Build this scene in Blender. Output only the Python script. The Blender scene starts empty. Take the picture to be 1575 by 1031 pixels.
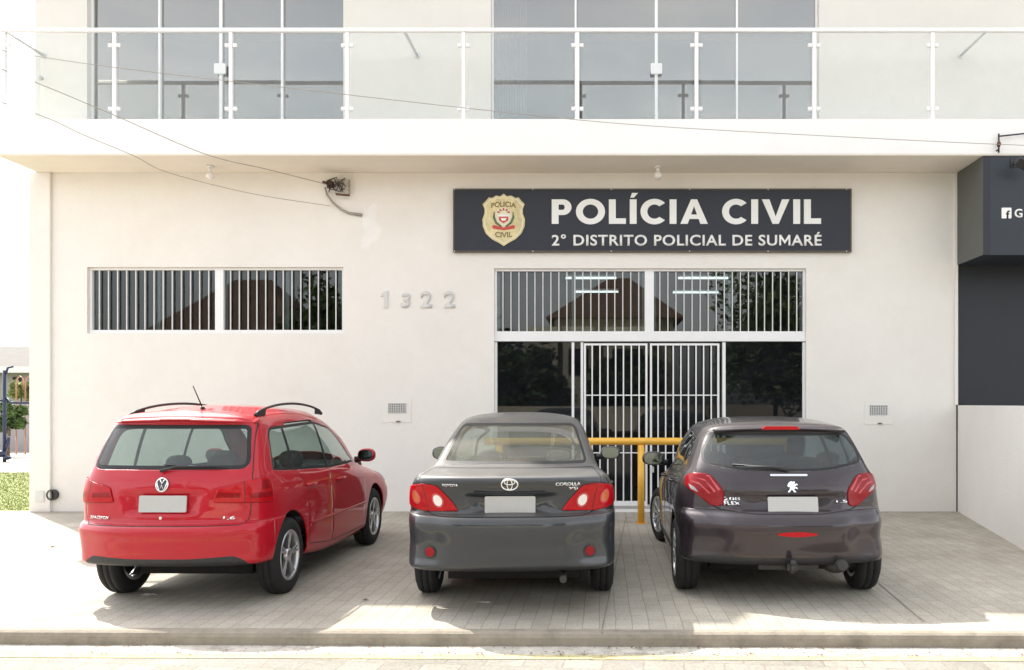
import bpy, bmesh, math, random
import numpy as np
from mathutils import Vector, Matrix
from mathutils.bvhtree import BVHTree
random.seed(7)
PI = math.pi
scene = bpy.context.scene
C = scene.collection

# ------------------------------------------------------------------ camera
F, CX, CY, EYE = 1300.0, 925.0, 621.0, 1.60      # focal length in photo pixels, vanishing point, eye height
cam_data = bpy.data.cameras.new('camera')
cam = bpy.data.objects.new('camera', cam_data)
C.objects.link(cam)
cam.location = (0, 0, EYE)
cam.rotation_euler = (PI / 2, 0, 0)
cam_data.sensor_width = 36.0
cam_data.lens = 36.0 * F / 1575.0
cam_data.shift_x = -(CX - 787.5) / 1575.0
cam_data.shift_y = (CY - 515.5) / 1575.0
cam_data.clip_start = 0.05
cam_data.clip_end = 6000
scene.camera = cam

# ------------------------------------------------------------------ sky, sun, exposure
SA, SB = 0.60, 0.61                             # shadow shift per metre of height: to the right, towards the street
SUNV = Vector((-SA, SB, 1.0)).normalized()   # towards the sun: behind the building, to the left
elev = math.asin(SUNV.z)
world = bpy.data.worlds.new('World')
scene.world = world
world.use_nodes = True
wn = world.node_tree
wn.nodes.clear()
w_out = wn.nodes.new('ShaderNodeOutputWorld')
w_bg = wn.nodes.new('ShaderNodeBackground')
w_sky = wn.nodes.new('ShaderNodeTexSky')
w_sky.sky_type = 'NISHITA'
w_sky.sun_disc = False
w_sky.sun_elevation = elev
w_sky.sun_rotation = math.atan2(SUNV.x, SUNV.y)
w_sky.air_density = 1.0
w_sky.dust_density = 2.5
w_tc = wn.nodes.new('ShaderNodeTexCoord')
w_map = wn.nodes.new('ShaderNodeMapping')
w_map.inputs['Scale'].default_value = (1.0, 1.0, 2.6)
w_no = wn.nodes.new('ShaderNodeTexNoise')
w_no.inputs['Scale'].default_value = 2.6
w_no.inputs['Detail'].default_value = 9
w_no.inputs['Roughness'].default_value = 0.62
w_rmp = wn.nodes.new('ShaderNodeValToRGB')
w_rmp.color_ramp.elements[0].position = 0.30
w_rmp.color_ramp.elements[0].color = (0.6, 0.6, 0.6, 1)
w_rmp.color_ramp.elements[1].position = 0.62
w_rmp.color_ramp.elements[1].color = (1, 1, 1, 1)
w_hsv = wn.nodes.new('ShaderNodeHueSaturation')      # thin cloud: the same sky light with its blue taken out
w_hsv.inputs['Saturation'].default_value = 0.10
w_hsv.inputs['Value'].default_value = 1.75
w_mix = wn.nodes.new('ShaderNodeMixRGB')
L = wn.links.new
L(w_tc.outputs['Generated'], w_map.inputs['Vector'])
L(w_map.outputs['Vector'], w_no.inputs['Vector'])
L(w_no.outputs['Fac'], w_rmp.inputs['Fac'])
L(w_rmp.outputs['Color'], w_mix.inputs['Fac'])
L(w_sky.outputs['Color'], w_hsv.inputs['Color'])
L(w_sky.outputs['Color'], w_mix.inputs['Color1'])
L(w_hsv.outputs['Color'], w_mix.inputs['Color2'])
L(w_mix.outputs['Color'], w_bg.inputs['Color'])
w_bg.inputs['Strength'].default_value = 0.15
L(w_bg.outputs['Background'], w_out.inputs['Surface'])

sun_d = bpy.data.lights.new('sun', 'SUN')
sun_d.energy = 4.0
sun_d.angle = math.radians(0.55)
sun_d.color = (1.0, 0.95, 0.86)
sun = bpy.data.objects.new('sun', sun_d)
C.objects.link(sun)
sun.rotation_euler = (-SUNV).to_track_quat('-Z', 'Y').to_euler()
sun.location = (-20, 20, 30)

scene.view_settings.view_transform = 'Standard'
scene.view_settings.look = 'None'
scene.view_settings.gamma = 1.0
scene.view_settings.exposure = 1.05
scene.view_settings.use_curve_mapping = False

YW = 12.53                # depth of the facade
YS = 11.64                # depth of the balcony front
PXW = F / YW
PXS = F / YS


def P(px, py, D):
    """a point seen at photo pixel (px, py) standing at depth D"""
    return Vector(((px - CX) / F * D, D, EYE + (CY - py) / F * D))


def wx(px): return (px - CX) / PXW
def wz(py): return EYE + (CY - py) / PXW
def sx(px): return (px - CX) / PXS
def sz(py): return EYE + (CY - py) / PXS

# ------------------------------------------------------------------ materials
def _nt(name):
    m = bpy.data.materials.new(name)
    m.use_nodes = True
    nt = m.node_tree
    return m, nt, nt.nodes['Principled BSDF']


def mat(name, col, rough=0.6, metal=0.0, coat=0.0, var=0.0, vscale=8.0, bump=0.0, bscale=60.0, spec=0.5,
        col2=None, stain=0.0, stain_col=(0.2, 0.17, 0.13), stain_scale=1.2, emis=None, estr=0.0, coat_rough=0.04):
    m, nt, b = _nt(name)
    N, Lk = nt.nodes, nt.links.new
    b.inputs['Roughness'].default_value = rough
    b.inputs['Metallic'].default_value = metal
    b.inputs['Coat Weight'].default_value = coat
    b.inputs['Coat Roughness'].default_value = coat_rough
    b.inputs['Specular IOR Level'].default_value = spec
    c = tuple(col) + (1,)
    b.inputs['Base Color'].default_value = c
    tc = N.new('ShaderNodeTexCoord')
    cur = None
    if var > 0 or col2:
        n = N.new('ShaderNodeTexNoise')
        n.inputs['Scale'].default_value = vscale
        n.inputs['Detail'].default_value = 6
        n.inputs['Roughness'].default_value = 0.65
        Lk(tc.outputs['Object'], n.inputs['Vector'])
        r = N.new('ShaderNodeValToRGB')
        r.color_ramp.elements[0].position = 0.3
        r.color_ramp.elements[1].position = 0.7
        if col2:
            r.color_ramp.elements[0].color = tuple(col2) + (1,)
            r.color_ramp.elements[1].color = c
        else:
            r.color_ramp.elements[0].color = tuple(x * (1 - var) for x in col) + (1,)
            r.color_ramp.elements[1].color = tuple(min(1, x * (1 + var)) for x in col) + (1,)
        Lk(n.outputs['Fac'], r.inputs['Fac'])
        cur = r.outputs['Color']
    if stain > 0:
        n = N.new('ShaderNodeTexNoise')
        n.inputs['Scale'].default_value = stain_scale
        n.inputs['Detail'].default_value = 10
        n.inputs['Roughness'].default_value = 0.7
        Lk(tc.outputs['Object'], n.inputs['Vector'])
        r = N.new('ShaderNodeValToRGB')
        r.color_ramp.elements[0].position = 0.48
        r.color_ramp.elements[0].color = (0, 0, 0, 1)
        r.color_ramp.elements[1].position = 0.75
        r.color_ramp.elements[1].color = (stain, stain, stain, 1)
        Lk(n.outputs['Fac'], r.inputs['Fac'])
        mx = N.new('ShaderNodeMixRGB')
        Lk(r.outputs['Color'], mx.inputs['Fac'])
        if cur: Lk(cur, mx.inputs['Color1'])
        else: mx.inputs['Color1'].default_value = c
        mx.inputs['Color2'].default_value = tuple(stain_col) + (1,)
        cur = mx.outputs['Color']
    if cur: Lk(cur, b.inputs['Base Color'])
    if bump > 0:
        n = N.new('ShaderNodeTexNoise')
        n.inputs['Scale'].default_value = bscale
        n.inputs['Detail'].default_value = 5
        Lk(tc.outputs['Object'], n.inputs['Vector'])
        bp = N.new('ShaderNodeBump')
        bp.inputs['Strength'].default_value = bump
        bp.inputs['Distance'].default_value = 0.01
        Lk(n.outputs['Fac'], bp.inputs['Height'])
        Lk(bp.outputs['Normal'], b.inputs['Normal'])
    if emis:
        b.inputs['Emission Color'].default_value = tuple(emis) + (1,)
        b.inputs['Emission Strength'].default_value = estr
    return m


def glass(name, tint, ior=1.8, rough=0.0, dirt_haze=0.0, dirt_haze_col=(0.5, 0.47, 0.42), refl=(1, 1, 1)):
    """a thin tinted pane: straight-through light times the tint, plus its mirror reflection, plus a film of dust or painted haze"""
    m = bpy.data.materials.new(name)
    m.use_nodes = True
    nt = m.node_tree
    N, Lk = nt.nodes, nt.links.new
    N.clear()
    out = N.new('ShaderNodeOutputMaterial')
    tr = N.new('ShaderNodeBsdfTransparent')
    tr.inputs['Color'].default_value = tuple(tint) + (1,)
    gl = N.new('ShaderNodeBsdfGlossy')
    gl.inputs['Roughness'].default_value = rough
    gl.inputs['Color'].default_value = tuple(refl) + (1,)
    lw = N.new('ShaderNodeLayerWeight')                 # Schlick's curve, the same from either side of the pane
    lw.inputs['Blend'].default_value = 0.5
    pw = N.new('ShaderNodeMath')
    pw.operation = 'POWER'
    pw.inputs[1].default_value = 5.0
    Lk(lw.outputs['Facing'], pw.inputs[0])
    fr = N.new('ShaderNodeMapRange')
    fr.inputs['To Min'].default_value = ((ior - 1) / (ior + 1)) ** 2
    fr.inputs['To Max'].default_value = 0.9
    Lk(pw.outputs['Value'], fr.inputs['Value'])
    mx = N.new('ShaderNodeMixShader')
    Lk(fr.outputs['Result'], mx.inputs['Fac'])
    Lk(tr.outputs['BSDF'], mx.inputs[1])
    Lk(gl.outputs['BSDF'], mx.inputs[2])
    last = mx
    if dirt_haze > 0:
        df = N.new('ShaderNodeBsdfDiffuse')
        df.inputs['Color'].default_value = tuple(dirt_haze_col) + (1,)
        tc = N.new('ShaderNodeTexCoord')
        n = N.new('ShaderNodeTexNoise')
        n.inputs['Scale'].default_value = 3.0
        n.inputs['Detail'].default_value = 8
        Lk(tc.outputs['Object'], n.inputs['Vector'])
        mr = N.new('ShaderNodeMapRange')
        mr.inputs['From Min'].default_value = 0.3
        mr.inputs['From Max'].default_value = 0.7
        mr.inputs['To Min'].default_value = dirt_haze * 0.6
        mr.inputs['To Max'].default_value = dirt_haze * 1.4
        Lk(n.outputs['Fac'], mr.inputs['Value'])
        m2 = N.new('ShaderNodeMixShader')
        Lk(mr.outputs['Result'], m2.inputs['Fac'])
        Lk(mx.outputs['Shader'], m2.inputs[1])
        Lk(df.outputs['BSDF'], m2.inputs[2])
        last = m2
    Lk(last.outputs['Shader'], out.inputs['Surface'])
    return m


def paint(name, col, metal=0.25, rough=0.4, dust=0.0, flake=0.15, coat=1.0, spec=0.5):
    """car lacquer over a base coat, with road dust that lies mostly on what faces up"""
    m, nt, b = _nt(name)
    N, Lk = nt.nodes, nt.links.new
    b.inputs['Metallic'].default_value = metal
    b.inputs['Coat Weight'].default_value = coat
    b.inputs['Specular IOR Level'].default_value = spec
    b.inputs['Coat Roughness'].default_value = 0.05
    tc = N.new('ShaderNodeTexCoord')
    n = N.new('ShaderNodeTexNoise')
    n.inputs['Scale'].default_value = 900
    Lk(tc.outputs['Object'], n.inputs['Vector'])
    r = N.new('ShaderNodeValToRGB')
    r.color_ramp.elements[0].color = tuple(x * (1 - flake) for x in col) + (1,)
    r.color_ramp.elements[1].color = tuple(min(1, x * (1 + flake)) for x in col) + (1,)
    Lk(n.outputs['Fac'], r.inputs['Fac'])
    g = N.new('ShaderNodeNewGeometry')
    sp = N.new('ShaderNodeSeparateXYZ')
    Lk(g.outputs['Normal'], sp.inputs['Vector'])
    mr = N.new('ShaderNodeMapRange')
    mr.inputs['From Min'].default_value = 0.15
    mr.inputs['From Max'].default_value = 0.95
    mr.inputs['To Min'].default_value = 0.07 * dust
    mr.inputs['To Max'].default_value = dust
    Lk(sp.outputs['Z'], mr.inputs['Value'])
    n2 = N.new('ShaderNodeTexNoise')
    n2.inputs['Scale'].default_value = 5
    n2.inputs['Detail'].default_value = 9
    Lk(tc.outputs['Object'], n2.inputs['Vector'])
    mu = N.new('ShaderNodeMath')
    mu.operation = 'MULTIPLY'
    Lk(mr.outputs['Result'], mu.inputs[0])
    mr2 = N.new('ShaderNodeMapRange')
    mr2.inputs['From Min'].default_value = 0.3
    mr2.inputs['From Max'].default_value = 0.7
    mr2.inputs['To Min'].default_value = 0.85
    mr2.inputs['To Max'].default_value = 1.1
    Lk(n2.outputs['Fac'], mr2.inputs['Value'])
    Lk(mr2.outputs['Result'], mu.inputs[1])
    mx = N.new('ShaderNodeMixRGB')
    Lk(mu.outputs['Value'], mx.inputs['Fac'])
    Lk(r.outputs['Color'], mx.inputs['Color1'])
    mx.inputs['Color2'].default_value = (0.27, 0.25, 0.225, 1)
    Lk(mx.outputs['Color'], b.inputs['Base Color'])
    rr = N.new('ShaderNodeMapRange')
    rr.inputs['From Min'].default_value = 0
    rr.inputs['From Max'].default_value = 1
    rr.inputs['To Min'].default_value = rough
    rr.inputs['To Max'].default_value = 0.8
    Lk(mu.outputs['Value'], rr.inputs['Value'])
    Lk(rr.outputs['Result'], b.inputs['Roughness'])
    cr = N.new('ShaderNodeMapRange')
    cr.inputs['To Min'].default_value = 0.04
    cr.inputs['To Max'].default_value = 0.5
    Lk(mu.outputs['Value'], cr.inputs['Value'])
    Lk(cr.outputs['Result'], b.inputs['Coat Roughness'])
    return m


def paver_mat(name, base, bw, bh, mortar_col, var=0.12, rot=0.0, mortar=0.006, bump=0.25):
    m, nt, b = _nt(name)
    N, Lk = nt.nodes, nt.links.new
    b.inputs['Roughness'].default_value = 0.9
    b.inputs['Specular IOR Level'].default_value = 0.3
    tc = N.new('ShaderNodeTexCoord')
    mp = N.new('ShaderNodeMapping')
    mp.inputs['Rotation'].default_value = (0, 0, rot)
    Lk(tc.outputs['Object'], mp.inputs['Vector'])
    # joints wander a little
    nw = N.new('ShaderNodeTexNoise')
    nw.inputs['Scale'].default_value = 2.2
    Lk(mp.outputs['Vector'], nw.inputs['Vector'])
    vm = N.new('ShaderNodeVectorMath')
    vm.operation = 'MULTIPLY_ADD'
    Lk(nw.outputs['Color'], vm.inputs[0])
    vm.inputs[1].default_value = (0.03, 0.03, 0)
    Lk(mp.outputs['Vector'], vm.inputs[2])
    br = N.new('ShaderNodeTexBrick')
    br.inputs['Scale'].default_value = 1.0
    br.inputs['Brick Width'].default_value = bw
    br.inputs['Row Height'].default_value = bh
    br.inputs['Mortar Size'].default_value = mortar
    br.inputs['Mortar Smooth'].default_value = 0.4
    br.inputs['Bias'].default_value = 0.0
    br.inputs['Color1'].default_value = tuple(x * (1 - var) for x in base) + (1,)
    br.inputs['Color2'].default_value = tuple(x * (1 + var) for x in base) + (1,)
    br.inputs['Mortar'].default_value = tuple(mortar_col) + (1,)
    Lk(vm.outputs['Vector'], br.inputs['Vector'])
    n = N.new('ShaderNodeTexNoise')
    n.inputs['Scale'].default_value = 1.3
    n.inputs['Detail'].default_value = 10
    n.inputs['Roughness'].default_value = 0.7
    Lk(tc.outputs['Object'], n.inputs['Vector'])
    r = N.new('ShaderNodeValToRGB')
    r.color_ramp.elements[0].position = 0.3
    r.color_ramp.elements[0].color = (0.74, 0.72, 0.68, 1)
    r.color_ramp.elements[1].position = 0.68
    r.color_ramp.elements[1].color = (1.0, 1.0, 1.0, 1)
    Lk(n.outputs['Fac'], r.inputs['Fac'])
    n3 = N.new('ShaderNodeTexNoise')
    n3.inputs['Scale'].default_value = 55
    n3.inputs['Detail'].default_value = 4
    Lk(tc.outputs['Object'], n3.inputs['Vector'])
    r3 = N.new('ShaderNodeValToRGB')
    r3.color_ramp.elements[0].position = 0.3
    r3.color_ramp.elements[0].color = (0.8, 0.8, 0.8, 1)
    r3.color_ramp.elements[1].position = 0.6
    r3.color_ramp.elements[1].color = (1.05, 1.05, 1.05, 1)
    Lk(n3.outputs['Fac'], r3.inputs['Fac'])
    mu = N.new('ShaderNodeMixRGB')
    mu.blend_type = 'MULTIPLY'
    mu.inputs['Fac'].default_value = 1
    Lk(br.outputs['Color'], mu.inputs['Color1'])
    Lk(r.outputs['Color'], mu.inputs['Color2'])
    mu2 = N.new('ShaderNodeMixRGB')
    mu2.blend_type = 'MULTIPLY'
    mu2.inputs['Fac'].default_value = 1
    Lk(mu.outputs['Color'], mu2.inputs['Color1'])
    Lk(r3.outputs['Color'], mu2.inputs['Color2'])
    # dark spots: oil, gum, scuffs
    nv = N.new('ShaderNodeTexNoise')
    nv.inputs['Scale'].default_value = 6.5
    nv.inputs['Detail'].default_value = 12
    nv.inputs['Roughness'].default_value = 0.8
    Lk(tc.outputs['Object'], nv.inputs['Vector'])
    rv = N.new('ShaderNodeValToRGB')
    rv.color_ramp.elements[0].position = 0.66
    rv.color_ramp.elements[0].color = (0, 0, 0, 1)
    rv.color_ramp.elements[1].position = 0.78
    rv.color_ramp.elements[1].color = (0.6, 0.6, 0.6, 1)
    Lk(nv.outputs['Fac'], rv.inputs['Fac'])
    mu3 = N.new('ShaderNodeMixRGB')
    Lk(rv.outputs['Color'], mu3.inputs['Fac'])
    Lk(mu2.outputs['Color'], mu3.inputs['Color1'])
    mu3.inputs['Color2'].default_value = (0.13, 0.12, 0.10, 1)
    Lk(mu3.outputs['Color'], b.inputs['Base Color'])
    bp = N.new('ShaderNodeBump')
    bp.inputs['Strength'].default_value = bump
    bp.inputs['Distance'].default_value = 0.01
    ad = N.new('ShaderNodeMath')
    ad.operation = 'SUBTRACT'
    Lk(n3.outputs['Fac'], ad.inputs[0])
    Lk(br.outputs['Fac'], ad.inputs[1])
    Lk(ad.outputs['Value'], bp.inputs['Height'])
    Lk(bp.outputs['Normal'], b.inputs['Normal'])
    return m


M = {}
M['stucco'] = mat('stucco', (0.79, 0.76, 0.715), 0.9, var=0.035, vscale=0.7, bump=0.5, bscale=45, stain=0.20,
                  stain_col=(0.62, 0.55, 0.46), stain_scale=0.8, spec=0.2)
M['stucco_white'] = mat('stucco_white', (0.87, 0.86, 0.85), 0.9, var=0.02, vscale=1.0, bump=0.25, bscale=60, stain=0.12,
                        stain_col=(0.66, 0.62, 0.56), stain_scale=0.9, spec=0.2)
M['stucco_upper'] = mat('stucco_upper', (0.72, 0.695, 0.65), 0.9, var=0.03, vscale=0.8, bump=0.3, bscale=60, stain=0.15, stain_col=(0.55, 0.50, 0.43), stain_scale=0.9, spec=0.2)
M['soffit'] = mat('soffit', (0.80, 0.74, 0.65), 0.9, var=0.05, vscale=0.9, bump=0.2, spec=0.2)
M['white_metal'] = mat('white_metal', (0.82, 0.82, 0.82), 0.35, var=0.03, vscale=5)
M['bar'] = mat('bar_paint', (0.66, 0.66, 0.65), 0.45, var=0.05, vscale=5)
M['alu'] = mat('brushed_aluminium', (0.62, 0.62, 0.61), 0.4, metal=0.6, var=0.05)
M['chrome'] = mat('chrome', (0.85, 0.85, 0.86), 0.12, metal=1.0)
M['steel'] = mat('galvanised_steel', (0.35, 0.35, 0.35), 0.5, metal=0.6, var=0.2)
M['black'] = mat('black_plastic', (0.02, 0.02, 0.022), 0.5, var=0.2, vscale=20)
M['under'] = mat('underbody_black', (0.012, 0.012, 0.012), 0.9)
M['rubber'] = mat('tyre_rubber', (0.011, 0.011, 0.0125), 0.8, var=0.25, vscale=15, bump=0.3, bscale=90,
                  stain=0.12, stain_col=(0.10, 0.09, 0.075), stain_scale=6)
M['seam'] = mat('dark_seal', (0.01, 0.01, 0.011), 0.6)
M['yellow'] = mat('yellow_paint', (0.86, 0.47, 0.06), 0.4, var=0.06, stain=0.3, stain_col=(0.35, 0.18, 0.06), stain_scale=5)
M['interior'] = mat('interior_wall', (0.34, 0.33, 0.30), 0.9, var=0.1, vscale=1)
M['int_floor'] = mat('interior_floor', (0.18, 0.17, 0.16), 0.5)
M['glass_dark'] = glass('dark_window_glass', (0.12, 0.13, 0.15), 1.40, rough=0.015, dirt_haze=0.022, dirt_haze_col=(0.30, 0.34, 0.40))  # bluish haze painted over the pane to lift its black
M['glass_win'] = glass('window_glass', (0.55, 0.60, 0.60), 1.55)
M['glass_up'] = glass('solar_window_glass', (0.62, 0.63, 0.62), 2.9, refl=(0.93, 0.92, 0.88))
M['glass_rail'] = glass('balustrade_glass', (0.965, 0.975, 0.970), 1.38, dirt_haze=0.03, dirt_haze_col=(0.75, 0.77, 0.74))
M['car_glass'] = glass('car_window_glass', (0.78, 0.84, 0.82), 1.55, dirt_haze=0.03)
M['car_glass_dusty'] = glass('dusty_car_window_glass', (0.80, 0.83, 0.79), 1.55, dirt_haze=0.12, dirt_haze_col=(0.42, 0.39, 0.34))
M['car_glass_dark'] = glass('dark_car_window_glass', (0.60, 0.66, 0.66), 1.6, dirt_haze=0.03)
M['mirror'] = mat('mirror_glass', (0.09, 0.105, 0.11), 0.06, metal=1.0)
M['cloth'] = mat('seat_cloth', (0.10, 0.105, 0.11), 0.9, var=0.2, vscale=30)
M['cloth_light'] = mat('light_seat_cloth', (0.30, 0.30, 0.28), 0.9, var=0.2, vscale=30)
M['plate'] = mat('blank_plate', (0.46, 0.46, 0.45), 0.45, var=0.03, vscale=9)
M['lamp_red'] = mat('red_lens', (0.42, 0.003, 0.008), 0.3, coat=.3, spec=.15, var=0.15, vscale=30)
M['lamp_darkred'] = mat('dark_red_lens', (0.24, 0.002, 0.006), 0.3, coat=.3, spec=.15, var=0.2, vscale=35)
M['lamp_white'] = mat('clear_lens', (0.80, 0.76, 0.72), 0.15, coat=1.0)
M['lamp_amber'] = mat('amber_lens', (0.55, 0.13, 0.03), 0.2, coat=1.0)
M['lamp_pink'] = mat('pale_red_lens', (0.50, 0.09, 0.10), 0.3, coat=.3, spec=.15, var=0.2, vscale=40)
M['alloy'] = mat('alloy_rim', (0.55, 0.55, 0.56), 0.28, metal=0.85, var=0.1, vscale=20)
M['alloy_dark'] = mat('dark_alloy', (0.10, 0.10, 0.10), 0.4, metal=0.8)
M['signboard'] = mat('sign_board', (0.017, 0.020, 0.031), 0.45, var=0.12, vscale=1.5, spec=0.4)
M['sign_frame'] = mat('sign_frame', (0.07, 0.055, 0.04), 0.5, var=0.2)
M['sign_white'] = mat('sign_lettering', (0.82, 0.82, 0.80), 0.5)
M['gold'] = mat('crest_gold', (0.66, 0.56, 0.30), 0.45, var=0.2, vscale=12)
M['gold_dark'] = mat('crest_dark_gold', (0.20, 0.15, 0.06), 0.5)
M['cream'] = mat('crest_cream', (0.75, 0.70, 0.52), 0.5)
M['crest_red'] = mat('crest_red', (0.55, 0.06, 0.05), 0.5)
M['crest_green'] = mat('crest_green', (0.10, 0.17, 0.09), 0.6)
M['number'] = mat('number_plastic', (0.63, 0.62, 0.60), 0.5)
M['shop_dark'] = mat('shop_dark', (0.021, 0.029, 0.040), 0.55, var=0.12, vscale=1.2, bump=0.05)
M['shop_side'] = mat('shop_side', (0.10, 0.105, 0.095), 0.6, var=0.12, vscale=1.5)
M['shop_glass'] = mat('shop_dark_glass', (0.008, 0.011, 0.018), 0.5, var=0.2, vscale=1.0)
M['cable'] = mat('cable_black', (0.06, 0.055, 0.05), 0.7)
M['cable_grey'] = mat('cable_grey', (0.33, 0.30, 0.26), 0.7)
M['rust'] = mat('rusty_iron', (0.13, 0.06, 0.035), 0.85, var=0.4, vscale=25)
M['patch'] = mat('plaster_patch', (0.81, 0.79, 0.76), 0.95, bump=0.6, bscale=30, var=0.04)
M['concrete'] = mat('kerb_concrete', (0.28, 0.245, 0.195), 0.95, var=0.18, vscale=5, bump=0.5, bscale=45, stain=0.6,
                    stain_col=(0.10, 0.085, 0.065), stain_scale=4)
M['gutter'] = mat('gutter_concrete', (0.48, 0.45, 0.39), 0.95, var=0.2, vscale=9, bump=0.6, bscale=50, stain=0.9,
                  stain_col=(0.13, 0.10, 0.06), stain_scale=7)
M['worn_yellow'] = mat('worn_yellow_line', (0.50, 0.42, 0.21), 0.9, var=0.2, vscale=11, bump=0.4, stain=0.9,
                       stain_col=(0.36, 0.34, 0.29), stain_scale=9)
M['asphalt'] = paver_mat('street_surface', (0.30, 0.285, 0.255), 0.26, 0.2, (0.25, 0.225, 0.19), 0.10, rot=0.1, mortar=0.006)
M['paving'] = paver_mat('paving', (0.475, 0.437, 0.372), 0.24, 0.12, (0.31, 0.285, 0.24), 0.06, rot=PI / 2, mortar=0.004)
M['lawn'] = mat('lawn_soil', (0.18, 0.205, 0.065), 0.95, var=0.15, vscale=3, bump=0.5)
M['blade'] = mat('grass_blade', (0.20, 0.235, 0.07), 0.8, var=0.2, vscale=2)
M['earth'] = mat('earth', (0.24, 0.20, 0.14), 0.95, var=0.2, vscale=0.5)
M['leaf'] = mat('leaf', (0.07, 0.12, 0.03), 0.6, var=0.5, vscale=1.5)
M['bark'] = mat('bark', (0.13, 0.09, 0.06), 0.9, var=0.4, vscale=12, bump=0.6, bscale=20)
M['roof_tile'] = mat('roof_tile', (0.12, 0.070, 0.050), 0.85, var=0.3, vscale=6, bump=0.4, bscale=15)
M['roof_grey'] = mat('roof_grey', (0.085, 0.076, 0.066), 0.85, var=0.15, vscale=3)
M['house_wall'] = mat('house_wall', (0.70, 0.66, 0.50), 0.9, var=0.06, vscale=1)
M['house_grey'] = mat('house_grey', (0.36, 0.345, 0.33), 0.9, var=0.06, vscale=1)
M['far_wall'] = mat('far_wall', (0.32, 0.31, 0.32), 0.9, var=0.08, vscale=1)
M['blue_metal'] = mat('blue_metal', (0.010, 0.018, 0.06), 0.45)
M['orange_metal'] = mat('orange_metal', (0.42, 0.20, 0.14), 0.45)
M['tube'] = mat('fluorescent_tube', (0.9, 0.9, 0.9), 0.4, emis=(0.95, 1.0, 0.97), estr=1.6)
M['curtain'] = mat('curtain', (0.50, 0.50, 0.50), 0.9, var=0.08, vscale=4)
M['pvc'] = mat('pvc_pipe', (0.03, 0.03, 0.03), 0.5)
M['dark_steel'] = mat('dark_steel', (0.05, 0.048, 0.045), 0.6, metal=0.4, var=0.3)
M['litter'] = mat('litter_paper', (0.75, 0.72, 0.66), 0.8, var=0.1)

# ------------------------------------------------------------------ mesh helpers
def BM(): return bmesh.new()


def obj(name, bm, m, parent=None, smooth=False, bevel=0.0, recalc=True):
    if recalc: bmesh.ops.recalc_face_normals(bm, faces=bm.faces[:])
    me = bpy.data.meshes.new(name)
    bm.to_mesh(me)
    bm.free()
    mats = m if isinstance(m, (list, tuple)) else [m]
    for x in mats: me.materials.append(x)
    if smooth:
        me.shade_smooth()
    o = bpy.data.objects.new(name, me)
    C.objects.link(o)
    if parent: o.parent = parent
    if bevel > 0:
        md = o.modifiers.new('bevel', 'BEVEL')
        md.width = bevel
        md.segments = 2
        md.limit_method = 'ANGLE'
        md.angle_limit = math.radians(40)
    return o


def thing(name, label, cat, loc=(0, 0, 0), rotz=0.0, group=None):
    o = bpy.data.objects.new(name, None)
    o.empty_display_size = 0.2
    C.objects.link(o)
    o.location = loc
    o.rotation_euler = (0, 0, rotz)
    tag(o, label, cat, group)
    return o


def tag(o, label, cat, group=None, kind=None):
    if label: o['label'] = label
    if cat: o['category'] = cat
    if group: o['group'] = group
    if kind: o['kind'] = kind
    return o


def struct(name, bm, m, **k):
    o = obj(name, bm, m, **k)
    o['kind'] = 'structure'
    return o


def box(bm, x0, x1, y0, y1, z0, z1, mi=0):
    v = [bm.verts.new(p) for p in ((x0, y0, z0), (x1, y0, z0), (x1, y1, z0), (x0, y1, z0),
                                   (x0, y0, z1), (x1, y0, z1), (x1, y1, z1), (x0, y1, z1))]
    for q in ((0, 3, 2, 1), (4, 5, 6, 7), (0, 1, 5, 4), (1, 2, 6, 5), (2, 3, 7, 6), (3, 0, 4, 7)):
        f = bm.faces.new([v[i] for i in q])
        f.material_index = mi
    return v


def tube(bm, pts, r, seg=8, caps=True, mi=0):
    pts = [Vector(p) for p in pts]
    n = len(pts)
    rs = r if isinstance(r, (list, tuple)) else [r] * n
    rings = []
    up = Vector((0, 0, 1))
    for i in range(n):
        t = (pts[min(i + 1, n - 1)] - pts[max(i - 1, 0)]).normalized()
        a = t.cross(up)
        if a.length < 1e-3: a = t.cross(Vector((0, 1, 0)))
        a.normalize()
        b = t.cross(a).normalized()
        rings.append([bm.verts.new(pts[i] + (a * math.cos(2 * PI * k / seg) + b * math.sin(2 * PI * k / seg)) * rs[i])
                      for k in range(seg)])
    for i in range(n - 1):
        for k in range(seg):
            f = bm.faces.new((rings[i][k], rings[i][(k + 1) % seg], rings[i + 1][(k + 1) % seg], rings[i + 1][k]))
            f.material_index = mi
            f.smooth = True
    if caps:
        for q in (rings[0][::-1], rings[-1]):
            f = bm.faces.new(q)
            f.material_index = mi
    return rings


def prism(bm, poly, fn, d, mi=0):
    """poly: 2-D outline; fn(u, v, w) -> 3-D point; w runs 0..d"""
    a = [bm.verts.new(fn(u, v, 0)) for u, v in poly]
    b = [bm.verts.new(fn(u, v, d)) for u, v in poly]
    n = len(poly)
    f1 = bm.faces.new(a)
    f2 = bm.faces.new(b[::-1])
    fs = [f1, f2]
    for i in range(n):
        fs.append(bm.faces.new((a[i], b[i], b[(i + 1) % n], a[(i + 1) % n])))
    for f in fs: f.material_index = mi
    return fs


def front(y):          # outlines drawn in the facade plane, growing towards the street
    return lambda u, v, w: (u, y - w, v)


def lathe_x(bm, prof, seg=40, mi=0, cx=0.0, closed=False):
    """profile of (x, r) pairs turned about the x axis"""
    rings = []
    for x, r in prof:
        rings.append([bm.verts.new((cx + x, r * math.cos(2 * PI * k / seg), r * math.sin(2 * PI * k / seg))) for k in range(seg)])
    m = len(prof)
    for i in range(m if closed else m - 1):
        a, b = rings[i], rings[(i + 1) % m]
        for k in range(seg):
            f = bm.faces.new((a[k], a[(k + 1) % seg], b[(k + 1) % seg], b[k]))
            f.material_index = mi
            f.smooth = True
    return rings


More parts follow.
